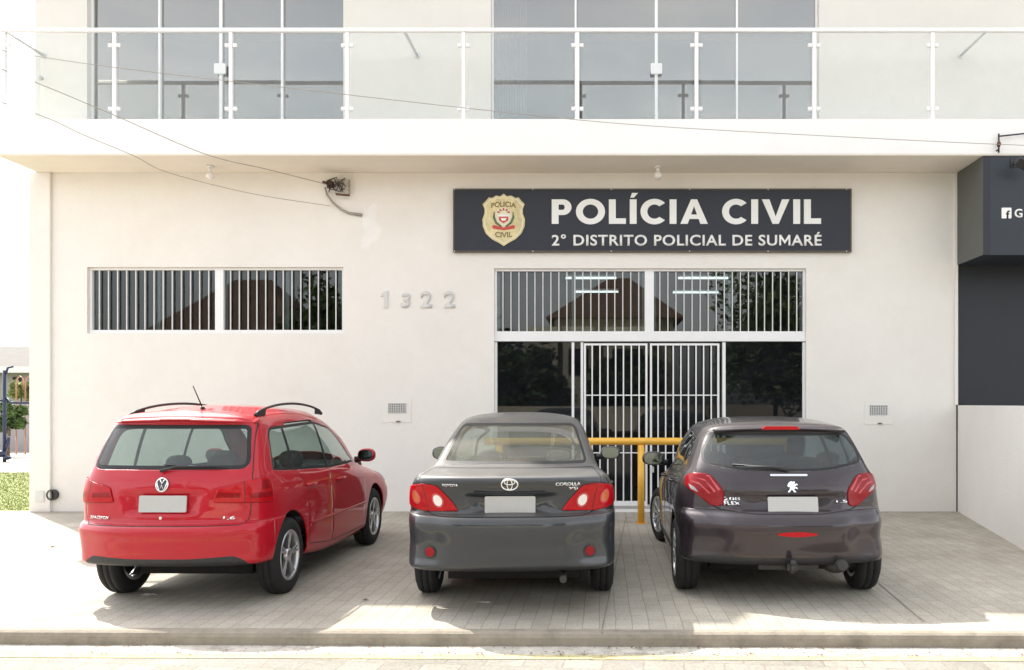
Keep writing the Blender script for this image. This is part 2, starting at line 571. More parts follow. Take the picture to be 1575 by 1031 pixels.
def rounded(pts, r, n=4):
    """round the corners of an outline"""
    out = []
    m = len(pts)
    for i in range(m):
        p = Vector(pts[i][:2])
        a = Vector(pts[i - 1][:2]) - p
        b = Vector(pts[(i + 1) % m][:2]) - p
        rr = pts[i][2] if len(pts[i]) > 2 else r
        rr = min(rr, a.length * 0.48, b.length * 0.48)
        p0 = p + a.normalized() * rr
        p1 = p + b.normalized() * rr
        for k in range(n + 1):
            t = k / n
            q = p0 * (1 - t) ** 2 + p * 2 * t * (1 - t) + p1 * t ** 2
            out.append((q.x, q.y))
    return out


def offset(poly, d):
    """inset (d > 0) of an outline"""
    n = len(poly)
    area = sum(poly[i][0] * poly[(i + 1) % n][1] - poly[(i + 1) % n][0] * poly[i][1] for i in range(n)) / 2
    s = 1 if area > 0 else -1
    out = []
    for i in range(n):
        p0, p1, p2 = Vector(poly[i - 1]), Vector(poly[i]), Vector(poly[(i + 1) % n])
        e0, e1 = p1 - p0, p2 - p1
        if e0.length < 1e-6 or e1.length < 1e-6: continue
        e0.normalize(); e1.normalize()
        n0, n1 = Vector((-e0.y, e0.x)) * s, Vector((-e1.y, e1.x)) * s
        b = n0 + n1
        if b.length < 1e-4: b = n0
        b.normalize()
        k = d / max(0.35, b.dot(n0))
        q = p1 + b * k
        out.append((q.x, q.y))
    return out


def text_bm(s, w, h, depth, weight=0.0, spacing=1.0, m_index=None):
    """lettering as a mesh, centred at 0, w wide and h high (whatever the font's own size), in x-z, facing -y"""
    cu = bpy.data.curves.new('lettering', 'FONT')
    cu.body = s
    cu.size = 1.0
    cu.offset = weight
    cu.space_character = spacing
    cu.resolution_u = 4
    t = bpy.data.objects.new('lettering', cu)
    C.objects.link(t)
    dg = bpy.context.evaluated_depsgraph_get()
    me = bpy.data.meshes.new_from_object(t.evaluated_get(dg))
    bpy.data.objects.remove(t)
    bpy.data.curves.remove(cu)
    bm = BM()
    bm.from_mesh(me)
    bpy.data.meshes.remove(me)
    if m_index is not None:            # the font's emboldened M folds over itself: draw that letter afresh
        left, isl = set(bm.verts), []
        while left:
            st, comp = [left.pop()], []
            while st:
                q = st.pop()
                comp.append(q)
                for e in q.link_edges:
                    o2 = e.other_vert(q)
                    if o2 in left:
                        left.remove(o2)
                        st.append(o2)
            isl.append(comp)
        isl.sort(key=lambda c_: sum(q.co.x for q in c_) / len(c_))
        mm = isl[m_index]
        a0, a1 = min(q.co.x for q in mm), max(q.co.x for q in mm)
        b0, b1 = 0.0, max(q.co.y for q in mm)
        bmesh.ops.delete(bm, geom=mm, context='VERTS')
        s_ = .16
        out = [(0, 0), (0, 1), (s_, 1), (.5, .44), (1 - s_, 1), (1, 1), (1, 0), (1 - s_, 0), (1 - s_, .66), (.5, .14), (s_, .66), (s_, 0)]
        f_ = bm.faces.new([bm.verts.new((a0 + u * (a1 - a0), b0 + v_ * (b1 - b0), 0)) for u, v_ in out])
        bmesh.ops.triangulate(bm, faces=[f_])
    xs = [v.co.x for v in bm.verts]
    ys = [v.co.y for v in bm.verts]
    x0, x1, y0, y1 = min(xs), max(xs), min(ys), max(ys)
    kx = w / (x1 - x0) if w else h / (y1 - y0)
    kz = h / (y1 - y0) if h else kx
    for v in bm.verts:
        v.co = Vector(((v.co.x - (x0 + x1) / 2) * kx, 0, (v.co.y - (y0 + y1) / 2) * kz))
    if depth > 0:
        r = bmesh.ops.extrude_face_region(bm, geom=bm.faces[:])
        bmesh.ops.translate(bm, verts=[g for g in r['geom'] if isinstance(g, bmesh.types.BMVert)], vec=(0, -depth, 0))
    return bm


def moved(bm, m):
    bmesh.ops.transform(bm, matrix=m, verts=bm.verts[:])
    return bm


def merge(bm, other):
    me = bpy.data.meshes.new('tmp')
    other.to_mesh(me)
    other.free()
    bm.from_mesh(me)
    bpy.data.meshes.remove(me)
    return bm

# ================================================================== GROUND
def sheet(name, x0, x1, y0, y1, z, m, kind='structure'):
    bm = BM()
    bm.faces.new([bm.verts.new(p) for p in ((x0, y0, z), (x1, y0, z), (x1, y1, z), (x0, y1, z))])
    return struct(name, bm, m)


ang = 0.012                                     # the kerb is not quite parallel to the facade
def kerb_y(x, y0=5.90): return y0 - ang * (x + 0.7)


sheet('ground', -1500, 1500, -1500, 3000, -0.30, M['earth'])
KX0, KX1 = -60, 60


def strip(name, ya, yb, za, zb, m, nx=1):
    """a band between two lines parallel to the kerb"""
    bm = BM()
    bm.faces.new([bm.verts.new(p) for p in ((KX0, kerb_y(KX0, ya), za), (KX1, kerb_y(KX1, ya), za),
                                            (KX1, kerb_y(KX1, yb), zb), (KX0, kerb_y(KX0, yb), zb))])
    return struct(name, bm, m)


bm = BM()
bm.faces.new([bm.verts.new(p) for p in ((KX0, kerb_y(KX0, 6.0), 0), (KX1, kerb_y(KX1, 6.0), 0), (KX1, 14, 0), (-8.36, 14, 0), (-8.36, 12.60, 0), (KX0, 12.35, 0))])
struct('pavement', bm, M['paving'])
bm = BM()
v = []
for (yy, zz) in ((6.0, -0.2), (6.0, 0.0), (5.935, 0.0), (5.912, -0.012), (5.90, -0.035), (5.893, -0.2)):
    v.append([bm.verts.new((KX0, kerb_y(KX0, yy), zz)), bm.verts.new((KX1, kerb_y(KX1, yy), zz))])
for i in range(len(v) - 1): bm.faces.new((v[i][0], v[i][1], v[i + 1][1], v[i + 1][0]))
struct('kerb', bm, M['concrete'])
strip('gutter', 5.895, 5.66, -0.092, -0.097, M['gutter'])
strip('road_line', 5.70, 5.615, -0.0935, -0.0965, M['worn_yellow'])
strip('road', 5.70, -3.2, -0.10, -0.10, M['asphalt'])
strip('kerb_opposite', -3.2, -3.35, 0.0, 0.0, M['concrete'])
strip('pavement_opposite', -3.35, -6.0, 0.0, 0.0, M['paving'])
sheet('path', -60, -8.6, 19.6, 29.0, 0.004, M['gutter'])
sheet('lawn', -60, -8.44, 12.2, 60, -0.004, M['lawn'])

# grass: nobody could count it
bm = BM()
rg = random.Random(3)
verts, faces = [], []
for i in range(30000):
    y = 12.62 + 7.0 * rg.random() ** 1.2
    x = -8.5 - rg.random() * 6.5
    if y < 12.35 + (x + 60) * 0.0048 + 0.05: continue
    h = 0.012 + 0.022 * rg.random()
    a = rg.random() * PI
    w = 0.008
    lean = (rg.random() - 0.5) * 0.04
    n = len(verts)
    verts += [(x - w * math.cos(a), y - w * math.sin(a), 0), (x + w * math.cos(a), y + w * math.sin(a), 0), (x + lean, y + lean * 0.6, h)]
    faces.append((n, n + 1, n + 2))
me = bpy.data.meshes.new('grass')
me.from_pydata(verts, [], faces)
me.materials.append(M['blade'])
go = bpy.data.objects.new('grass', me)
C.objects.link(go)
tag(go, 'short sunlit grass beside the left corner of the building', 'grass', kind='stuff')

# straight saw-cut joints across the paving
for i, (p, q) in enumerate((((941, 898), (925, 973)), ((1352, 898), (1421, 957)))):
    a = Vector(((p[0] - CX) / F * (2080 / (p[1] - CY)), 2080 / (p[1] - CY), 0))
    b = Vector(((q[0] - CX) / F * (2080 / (q[1] - CY)), 2080 / (q[1] - CY), 0))
    d = (a - b).normalized()
    a = b + d * 6.2
    nrm = Vector((d.y, -d.x, 0)) * 0.006
    bm = BM()
    bm.faces.new([bm.verts.new(w) for w in (a - nrm + Vector((0, 0, .004)), a + nrm + Vector((0, 0, .004)), b + nrm + Vector((0, 0, .004)), b - nrm + Vector((0, 0, .004)))])
    struct('pavement_joint', bm, M['seam'] if False else M['concrete'])

# ================================================================== POLICE BUILDING
XL, XR = -8.43, 5.26
SOFF, SLAB = 5.02, 5.52
station = thing('police_station', 'white two-storey police station with a long balcony over its ground floor', 'building', (0, 0, 0))

W1 = (wx(134), wx(528), wz(513), wz(411))               # left window opening
D1 = (wx(760), wx(1240), 0.03, wz(413))                 # door and transom opening
U1 = (wx(134), wx(528), SLAB + 0.01, 8.05)
U2 = (wx(755), wx(1260), SLAB + 0.01, 8.05)


def wall_holes(bm, x0, x1, z0, z1, holes, y0, y1):
    xs = sorted({x0, x1} | {h[0] for h in holes} | {h[1] for h in holes})
    zs = sorted({z0, z1} | {h[2] for h in holes} | {h[3] for h in holes})

    def solid(i, j):
        if i < 0 or j < 0 or i >= len(xs) - 1 or j >= len(zs) - 1: return False
        cx, cz = (xs[i] + xs[i + 1]) / 2, (zs[j] + zs[j + 1]) / 2
        return not any(h[0] < cx < h[1] and h[2] < cz < h[3] for h in holes)
    cache = {}

    def V(x, y, z):
        k = (round(x, 5), round(y, 5), round(z, 5))
        if k not in cache: cache[k] = bm.verts.new((x, y, z))
        return cache[k]
    for i in range(len(xs) - 1):
        for j in range(len(zs) - 1):
            if not solid(i, j): continue
            a, b, c, d = xs[i], xs[i + 1], zs[j], zs[j + 1]
            bm.faces.new((V(a, y0, c), V(b, y0, c), V(b, y0, d), V(a, y0, d)))
            bm.faces.new((V(a, y1, c), V(a, y1, d), V(b, y1, d), V(b, y1, c)))
            if not solid(i - 1, j): bm.faces.new((V(a, y0, c), V(a, y0, d), V(a, y1, d), V(a, y1, c)))
            if not solid(i + 1, j): bm.faces.new((V(b, y0, c), V(b, y1, c), V(b, y1, d), V(b, y0, d)))
            if not solid(i, j - 1): bm.faces.new((V(a, y0, c), V(a, y1, c), V(b, y1, c), V(b, y0, c)))
            if not solid(i, j + 1): bm.faces.new((V(a, y0, d), V(b, y0, d), V(b, y1, d), V(a, y1, d)))


bm = BM()
wall_holes(bm, XL, XR, -0.25, SOFF, [W1, D1], YW, YW + 0.2)
obj('wall', bm, M['stucco'], station)
XRU = 12.5                                              # the upper floor runs on over the neighbouring shop
bm = BM()
wall_holes(bm, XL + 0.03, XRU, SLAB, 8.3, [U1, U2], YW, YW + 0.2)
obj('wall', bm, M['stucco_upper'], station)
# parapet: out of view, its uneven top shaped to cast the pavement shadow's edge
edge = [(185, 927), (690, 933), (900, 941), (960, 959), (1135, 960), (1150, 945), (1172, 935), (1300, 938), (1575, 945), (1750, 949)]
top = []
for px, py in edge:
    D = 2080 / (py - CY)
    z = (YW - D) / SB
    top.append(((px - CX) / F * D - SA * z, z))
top[0] = (XL + 0.03, top[1][1] - 0.05)
top = [top[0]] + [t for t in top[1:] if t[0] > XL + 0.1 and t[0] < XRU]
top.append((XRU, top[-1][1]))
bm = BM()
prism(bm, [(XL + 0.03, 8.3)] + top + [(XRU, 8.3)], lambda u, v, w: (u, YW + 0.002 + w, v), 0.18)
obj('shadow_parapet', bm, M['stucco_white'], station)
# side, back and inner walls, roof
bm = BM()
box(bm, XL, XL + 0.2, YW + 0.2, 21, -0.25, SOFF)
box(bm, XR - 0.2, XR, YW + 0.2, 21, -0.25, SOFF)
box(bm, XL + 0.03, XL + 0.2, YW + 0.2, 21, SLAB, 8.3)
box(bm, XRU - 0.2, XRU, YW + 0.2, 21, SLAB, 8.3)
box(bm, XL, XRU, 21, 21.2, -0.25, 8.3)
obj('side_wall', bm, M['stucco'], station)
bm = BM()
box(bm, -3.2, -3.05, YW + 0.2, 18, 0.02, SOFF)
box(bm, XL + 0.2, XR - 0.2, 18, 18.1, 0.02, SOFF)
box(bm, XL + 0.2, XRU - 0.2, 15.6, 15.7, SLAB + 0.01, 8.3)
box(bm, -2.6, -2.5, YW + 0.2, 15.6, SLAB + 0.01, 8.3)
obj('partition', bm, M['interior'], station)
bm = BM()
box(bm, XL + 0.2, XR - 0.2, YW + 0.001, 18, 0.006, 0.02)
obj('inner_floor', bm, M['int_floor'], station)
bm = BM()
box(bm, XL + 0.03, XRU, YW + 0.2, 21, 8.302, 8.5)
obj('roof', bm, M['stucco_white'], station)
bm = BM()
box(bm, -8.35, 14, YS, YW - 0.001, SOFF + 0.02, SLAB)        # white band of the balcony
box(bm, XL + 0.01, 14, YW, 21, SOFF + 0.003, SLAB - 0.002)
obj('balcony_slab', bm, M['stucco_white'], station)
bm = BM()
box(bm, -8.345, 13.9, YS + 0.005, YW - 0.002, SOFF, SOFF + 0.018)
obj('balcony_soffit', bm, M['soffit'], station)
# pilaster on the left corner
bm = BM()
box(bm, XL - 0.02, wx(80), YW - 0.05, YW - 0.001, 0.0, SOFF - 0.002)
obj('pilaster', bm, M['stucco'], station, bevel=0.006)
# right-hand narrow corner strip
bm = BM()
box(bm, XR - 0.03, XR + 0.015, YW - 0.03, YW - 0.001, wz(623), SOFF - 0.002)
obj('corner_strip', bm, M['stucco'], station)


def bar_window(name, r, panels, mull, nb, glassm, yf, bars=True, sill=0.05, back=None):
    """frame = the part; pane and security bars are its sub-parts.  r = x0,x1,z0,z1"""
    x0, x1, z0, z1 = r
    bm = BM()
    t = 0.035
    box(bm, x0, x1, yf, yf + 0.08, z1 - t, z1 - 0.001)
    box(bm, x0, x1, yf - 0.012, yf + 0.08, z0 + 0.001, z0 + sill)
    box(bm, x0 + 0.001, x0 + t, yf, yf + 0.08, z0 + sill, z1 - t)
    box(bm, x1 - t, x1 - 0.001, yf, yf + 0.08, z0 + sill, z1 - t)
    for m0, m1 in mull: box(bm, m0, m1, yf - 0.004, yf + 0.08, z0 + sill, z1 - t)
    fr = obj('window_frame', bm, M['white_metal'], station, bevel=0.003)
    ed = [x0 + t] + [e for m_ in mull for e in m_] + [x1 - t]
    for i in range(0, len(ed), 2):
        bm = BM()
        box(bm, ed[i], ed[i + 1], yf + 0.055, yf + 0.061, z0 + sill, z1 - t)
        obj('window_pane', bm, glassm, fr)
        # opening sash stiles inside
        a, b = ed[i], ed[i + 1]
        xc = (a + b) / 2 + 0.04
        for q0, q1 in ((xc - .03, xc + .03), (a, a + .035), (b - .035, b)):
            bm = BM()
            box(bm, q0, q1, yf + 0.064, yf + 0.08, z0 + sill, z1 - t)
            obj('window_sash', bm, M['alu'], fr)
        if bars:
            bm = BM()
            n = nb[i // 2]
            for k in range(n):
                x = ed[i] + (ed[i + 1] - ed[i]) * (k + 0.75) / (n + 0.5)
                box(bm, x - 0.0075, x + 0.0075, yf + 0.012, yf + 0.026, z0 + sill + 0.001, z1 - t - 0.001)
            obj('security_bars', bm, M['bar'], fr)
    return fr


bar_window('w', W1, 2, [(wx(328), wx(341))], [13, 13], M['glass_win'], YW + 0.06, sill=0.055)
TR = (D1[0], D1[1], wz(525), D1[3])
bar_window('t', TR, 2, [(wx(992), wx(1006))], [18, 18], M['glass_win'], YW + 0.05, sill=0.15)

# glazed entrance with a barred gate
zt, zb = wz(526), 0.03
bm = BM()
fy = YW + 0.06
box(bm, D1[0] + .001, wx(764), fy, fy + .07, zb, zt)
box(bm, wx(1236), D1[1] - .001, fy, fy + .07, zb, zt)
box(bm, wx(879), wx(883), fy, fy + .07, zb, zt)
box(bm, wx(893), wx(897), fy, fy + .07, zb, zt)
box(bm, wx(1112), wx(1117), fy, fy + .07, zb, zt)
box(bm, D1[0] + .02, D1[1] - .02, fy + .071, fy + .09, zb, zb + 0.06)
ef = obj('entrance_frame', bm, M['white_metal'], station, bevel=0.003)
for a, b in ((764, 879), (1117, 1236)):
    bm = BM()
    box(bm, wx(a), wx(b), fy + .03, fy + .036, zb, zt)
    obj('side_light', bm, M['glass_dark'], ef)
bm = BM()
box(bm, wx(883), wx(893), fy + .03, fy + .036, zb, zt)
box(bm, wx(897), wx(1112), fy + .074, fy + .08, zb, zt)
obj('door_glass', bm, M['glass_dark'], ef)
for g, (a, b) in enumerate(((898, 996), (1000, 1107))):
    bm = BM()
    xa, xb = wx(a), wx(b)
    gy = fy - 0.02
    t = 0.03
    box(bm, xa, xa + t, gy, gy + .03, zb + .05, zt - 0.02)
    box(bm, xb - t, xb, gy, gy + .03, zb + .05, zt - 0.02)
    box(bm, xa + t, xb - t, gy, gy + .03, zb + .05, zb + .12)
    box(bm, xa + t, xb - t, gy, gy + .03, zt - 0.05, zt - 0.02)
    for yy in (608, 697): box(bm, xa + t, xb - t, gy + .016, gy + .026, wz(yy) - .008, wz(yy) + .008)
    n = 7 if g == 0 else 8
    for k in range(n):
        x = xa + t + (xb - xa - 2 * t) * (k + 0.8) / (n + 0.6)
        box(bm, x - .0095, x + .0095, gy + .002, gy + .0155, zb + .121, zt - .051)
    obj('barred_gate', bm, M['white_metal'], ef)
bm = BM()
box(bm, wx(1003), wx(1006), fy - .045, fy - .02, wz(727), wz(718))
obj('gate_latch', bm, M['alu'], ef)
# door sill slab
bm = BM()
box(bm, D1[0] + .0, D1[1], YW - 0.06, YW - .002, 0.0, 0.028)
obj('door_sill', bm, M['stucco_white'], station)

# upper balcony windows
for (r, mul, name) in ((U1, (240, 335, 430), 'a'), (U2, (885, 1010, 1135), 'b')):
    x0, x1, z0, z1 = r
    yf = YW + 0.10
    bm = BM()
    box(bm, x0, x1, yf, yf + .06, z1 - .05, z1 - .001)
    box(bm, x0, x1, yf, yf + .06, z0, z0 + .04)
    box(bm, x0 + .001, x0 + .03, yf, yf + .06, z0 + .04, z1 - .05)
    box(bm, x1 - .03, x1 - .001, yf, yf + .06, z0 + .04, z1 - .05)
    for m_ in mul:
        ww = 0.016 if m_ != mul[1] else 0.022
        box(bm, wx(m_) - ww, wx(m_) + ww, yf - .01, yf + .06, z0 + .04, z1 - .05)
    fr = obj('window_frame', bm, M['white_metal'], station, bevel=0.003)
    ed = [x0 + .03] + [wx(m_) for m_ in mul] + [x1 - .03]
    for i in range(4):
        bm = BM()
        box(bm, ed[i] + (.022 if i else 0), ed[i + 1] - (.022 if i < 3 else 0), yf + .03 + .012 * (i % 2), yf + .036 + .012 * (i % 2), z0 + .04, z1 - .05)
        obj('window_pane', bm, M['glass_up'], fr)
    bm = BM()
    prism(bm, rounded([(wx(mul[1]) - .085, wz(111)), (wx(mul[1]) + .085, wz(111)), (wx(mul[1]) + .085, wz(95)), (wx(mul[1]) - .085, wz(95))], .02, 3), front(yf - .012), .03)
    obj('door_lock', bm, M['white_metal'], fr)
# curtain behind the second upper window
bm = BM()
pts = []
n = 60
for k in range(n + 1):
    x = wx(757) + (wx(808) - wx(757)) * k / n
    pts.append((x, YW + 0.34 + 0.025 * math.sin(k * 1.3)))
vv = [(bm.verts.new((x, y, SLAB + .02)), bm.verts.new((x + 0.0, y, 8.0))) for x, y in pts]
for k in range(n): bm.faces.new((vv[k][0], vv[k + 1][0], vv[k + 1][1], vv[k][1])).smooth = True
cu = obj('curtain', bm, M['curtain'])
tag(cu, 'pale curtain hanging behind the left end of the wider upstairs window', 'curtain')

# ------------------------------------------------------------------ balcony railing
rail = thing('balcony_railing', 'glass balcony railing with white posts and a white handrail above the slab', 'railing', (0, YS + .05, SLAB))
rail.location = (0, 0, 0)
ry = YS + 0.07
zr = sz(43.5)
bm = BM()
prism(bm, rounded([(ry - .03, zr - .028), (ry + .03, zr - .028), (ry + .03, zr + .028), (ry - .03, zr + .028)], .01, 2), lambda u, v, w: (-8.3 + w, u, v), 21.5)
obj('handrail', bm, M['white_metal'], rail)
posts = [sx(p) for p in (-8, 172, 352, 532, 712, 888, 1072, 1254, 1437, 1617, 1797)]
posts[0] = -8.27
for i, x in enumerate(posts):
    bm = BM()
    box(bm, x - .026, x + .026, ry - .022, ry + .022, SLAB + .012, zr - .03)
    box(bm, x - .06, x + .06, ry - .05, ry + .05, SLAB + .001, SLAB + .011)
    po = obj('railing_post', bm, M['white_metal'], rail, bevel=0.004)
    for zc in (sz(67), sz(165)):
        for s in (-1, 1):
            if i == 0 and s < 0: continue
            bm = BM()
            box(bm, x + s * .028, x + s * .085, ry - .022, ry + .02, zc - .026, zc + .026)
            obj('glass_clamp', bm, M['white_metal'], po, bevel=0.008)
for a, b in zip(posts[:-1], posts[1:]):
    bm = BM()
    box(bm, a + .055, b - .055, ry - .005, ry + .005, SLAB + .045, zr - .05)
    obj('glass_panel', bm, M['glass_rail'], rail)
# arms tying the handrail back to the wall
for x in (-8.27, -2.73, 5.33):
    bm = BM()
    tube(bm, [(x, ry + .03, zr - .01), (x, YW - .015, zr - .01)], .021, 12)
    tube(bm, [(x, YW - .016, zr - .01), (x, YW - .001, zr - .01)], .045, 16)
    obj('wall_bracket', bm, M['alu'], rail)
bm = BM()
box(bm, -8.275, -8.265, ry + .06, YW - .08, SLAB + .045, zr - .08)
obj('glass_panel', bm, M['glass_rail'], rail)
bm = BM()
for k in range(2): tube(bm, [(-8.30, YW - .10, SLAB + .25 + .65 * k), (-8.30, YW - .002, SLAB + .25 + .65 * k)], .03, 10)
obj('glass_clamp', bm, M['alu'], rail)

# ------------------------------------------------------------------ things on the facade
sign = thing('sign', 'long dark police sign with white lettering and a gold crest above the entrance', 'sign', (wx(1003), YW - .06, wz(340)))
sign.location = (0, 0, 0)
bm = BM()
sx0, sx1, sz0, sz1 = wx(698), wx(1308), wz(389), wz(292)
sy = YW - 0.062
box(bm, sx0 + .015, sx1 - .015, sy + .002, YW - .004, sz0 + .015, sz1 - .015)
obj('sign_board', bm, M['signboard'], sign)
bm = BM()
for (a, b, c, d) in ((sx0, sx1, sz0, sz0 + .022), (sx0, sx1, sz1 - .022, sz1), (sx0, sx0 + .022, sz0 + .022, sz1 - .022), (sx1 - .022, sx1, sz0 + .022, sz1 - .022)):
    box(bm, a, b, sy - .004, YW - .002, c, d)
obj('sign_frame', bm, M['sign_frame'], sign)
bm = BM()
for px in (700, 820, 940, 1060, 1180, 1300):
    for pz in (sz0 + .011, sz1 - .011): tube(bm, [(wx(px), sy - .004, pz), (wx(px), sy - .008, pz)], .009, 8)
obj('sign_screw', bm, M['alu'], sign)

# geometric bold capitals drawn as strokes
def arcpts(cx, cz, rx, rz, a0, a1, n=20):
    return [(cx + rx * math.cos(math.radians(a0 + (a1 - a0) * k / n)), cz + rz * math.sin(math.radians(a0 + (a1 - a0) * k / n))) for k in range(n + 1)]


def band(outer, inner):
    return outer + inner[::-1]


def glyph(ch, s):
    """outlines of a heavy geometric capital of height 1; s = stem width; returns (advance, [outlines])"""
    o = s
    if ch == 'P':
        r = .32
        return .74, [[(0, 0), (s, 0), (s, 1), (0, 1)], [(s, 1), (s, 1 - s * .85), (.40, 1 - s * .85)] + arcpts(.40, 1 - r, r - s, r - s * .85, 90, -90)[1:] + [(s, 1 - 2 * r + s * .85), (s, 1 - 2 * r), (.40, 1 - 2 * r)] + arcpts(.40, 1 - r, r, r, -90, 90)[1:]]
    if ch in 'OQ':
        a = arcpts(.53, .5, .53, .52, 0, 360, 40)
        b = arcpts(.53, .5, .53 - s, .52 - s * .92, 0, 360, 40)
        return 1.06, [band(a[:21], b[:21]), band(a[20:], b[20:])]
    if ch == 'C':
        a = arcpts(.51, .5, .51, .52, 42, 318, 36)
        b = arcpts(.51, .5, .51 - s, .52 - s * .92, 48, 312, 36)
        return .92, [band(a, b)]
    if ch == 'L': return .62, [[(0, 0), (.62, 0), (.62, s * .9), (s, s * .9), (s, 1), (0, 1)]]
    if ch in 'IÍ':
        g = [[(0, 0), (s, 0), (s, 1), (0, 1)]]
        if ch == 'Í': g.append([(.02, 1.07), (.15, 1.07), (.30, 1.26), (.08, 1.26)])
        return s, g
    if ch == 'A': return 1.0, [[(0, 0), (s * 1.08, 0), (.5, .72), (.5, 1), (.39, 1)], [(1, 0), (.61, 1), (.5, 1), (.5, .72), (1 - s * 1.08, 0)], [(.30, .20), (.70, .20), (.63, .38), (.37, .38)]]
    if ch == 'V': return 1.0, [[(0, 1), (s * 1.08, 1), (.5, .30), (.5, 0), (.39, 0)], [(1, 1), (.61, 0), (.5, 0), (.5, .30), (1 - s * 1.08, 1)]]
    return .38, []


def stroke_word(txt, x0, x1, z0, z1, y, s, depth, gap):
    adv, tot = [], 0
    for ch in txt:
        a, g = glyph(ch, s)
        adv.append((tot, g))
        tot += a + (gap if ch != ' ' else 0)
    tot -= gap
    k = (x1 - x0) / tot
    bm = BM()
    for off, gs in adv:
        for i, g in enumerate(gs):
            prism(bm, [(x0 + (off + u) * k, z0 + v * (z1 - z0)) for u, v in g], front(y - .0003 * i), depth)
    return bm


bm = stroke_word('POLÍCIA CIVIL', wx(849), wx(1261), wz(346), wz(308.5), sy + .002, .25, .009, .14)
obj('lettering', bm, M['sign_white'], sign)
tb = text_bm('2° DISTRITO POLICIAL DE SUMARÉ', wx(1262) - wx(849), wz(358.5) - wz(379.5), .007, weight=0.020, spacing=1.08, m_index=22)
moved(tb, Matrix.Translation(((wx(849) + wx(1262)) / 2, sy + .001, (wz(358.5) + wz(379.5)) / 2)))
obj('lettering', tb, M['sign_white'], sign)

# the crest
ccx, ccz = wx(775.5), wz(340)
hh = (wz(300) - wz(380)) / 2
hw = (wx(808) - wx(743)) / 2
half = [(0, 1.0), (.16, .90), (.36, .93), (.55, .84), (.70, .86), (.82, .74), (.99, .60), (.90, .42), (.90, .25), (1.0, .02), (.98, -.25), (.84, -.52), (.55, -.74), (.22, -.88), (0, -1.0)]
sh = half + [(-x, z) for x, z in half[-2:0:-1]]


def crest(sc, dy, d, m, name):
    bm = BM()
    prism(bm, [(ccx + x * hw * sc, ccz + z * hh * sc) for x, z in sh], front(sy - dy), d)
    return obj(name, bm, m, sign)


crest(1.0, -.002, .012, M['gold'], 'crest')
crest(.93, .0102, .002, M['cream'], 'crest')
crest(.88, .0123, .002, M['gold'], 'crest')
for t_, zz, w_ in (('POLICIA', .60, 1.15), ('CIVIL', -.58, .80)):
    tb = text_bm(t_, hw * w_, hh * .20, .002, weight=.02)
    for v_ in tb.verts:
        v_.co.z += -abs(v_.co.x / hw) ** 2 * hh * .18 * (1 if zz > 0 else -1)
    moved(tb, Matrix.Translation((ccx, sy - .0145, ccz + zz * hh)))
    obj('crest_lettering', tb, M['gold_dark'], sign)
bm = BM()
prism(bm, [(ccx + hw * .40 * math.cos(a * PI / 16), ccz + hh * .12 + hh * .36 * math.sin(a * PI / 16)) for a in range(32)], front(sy - .0145), .002)
obj('crest_field', bm, M['cream'], sign)
bm = BM()
for k in range(5):
    a = PI * (k + .5) / 5
    tube(bm, [(ccx + hw * .2 * math.cos(a), sy - .018, ccz + hh * (.24 + .12 * math.sin(a))), (ccx + hw * .30 * math.cos(a), sy - .018, ccz + hh * (.24 + .20 * math.sin(a)))], .012, 6)
prism(bm, [(ccx + u * hw, ccz + v * hh) for u, v in ((-.22, .12), (.22, .12), (.22, -.02), (0, -.14), (-.22, -.02))], front(sy - .0168), .003)
prism(bm, [(ccx + u * hw, ccz + v * hh) for u, v in ((-.55, -.24), (-.45, -.20), (0, -.30), (.45, -.20), (.55, -.24), (.5, -.34), (0, -.40), (-.5, -.34))], front(sy - .0166), .003)
obj('crest_arms', bm, M['crest_red'], sign)
bm = BM()
for s in (-1, 1):
    tube(bm, [(ccx + s * hw * u, sy - .018, ccz + hh * v) for u, v in ((.1, -.26), (.34, -.12), (.46, .10), (.44, .30))], [.010, .018, .018, .006], 6)
obj('crest_branch', bm, M['crest_green'], sign)
bm = BM()
prism(bm, [(ccx + u * hw, ccz + v * hh) for u, v in ((-.24, .20), (.24, .20), (.24, .12), (-.24, .12))], front(sy - .0167), .004)
prism(bm, [(ccx + u * hw, ccz + v * hh) for u, v in ((-.14, .06), (.14, .06), (.08, -.04), (-.08, -.04))], front(sy - .020), .003)
obj('crest_band', bm, M['sign_white'], sign)

# house number
num = thing('house_number', 'faded grey plastic street number 1322 on the wall between windows', 'house number', (0, 0, 0))
for ch, px, h_, tilt in (('1', 592.5, 26, 0.0), ('3', 624.5, 23, 0.06), ('2', 656, 26, 0.0), ('2', 691.5, 26, 0.0)):
    tb = text_bm(ch, None, h_ / PXW, .014, weight=.035)
    if ch == '1':
        tb.free()
        tb = BM()
        k_ = h_ / PXW
        prism(tb, [(.16 * k_, -.5 * k_), (.16 * k_, .5 * k_), (-.04 * k_, .5 * k_), (-.26 * k_, .30 * k_), (-.26 * k_, .14 * k_), (-.06 * k_, .26 * k_), (-.06 * k_, -.5 * k_)], lambda u, v, w: (u, -w, v), .014)
    moved(tb, Matrix.Translation((wx(px), YW - .003, wz(461 if ch != '3' else 462.5))) @ Matrix.Rotation(tilt, 4, 'Y'))
    obj('digit', tb, M['number'], num)

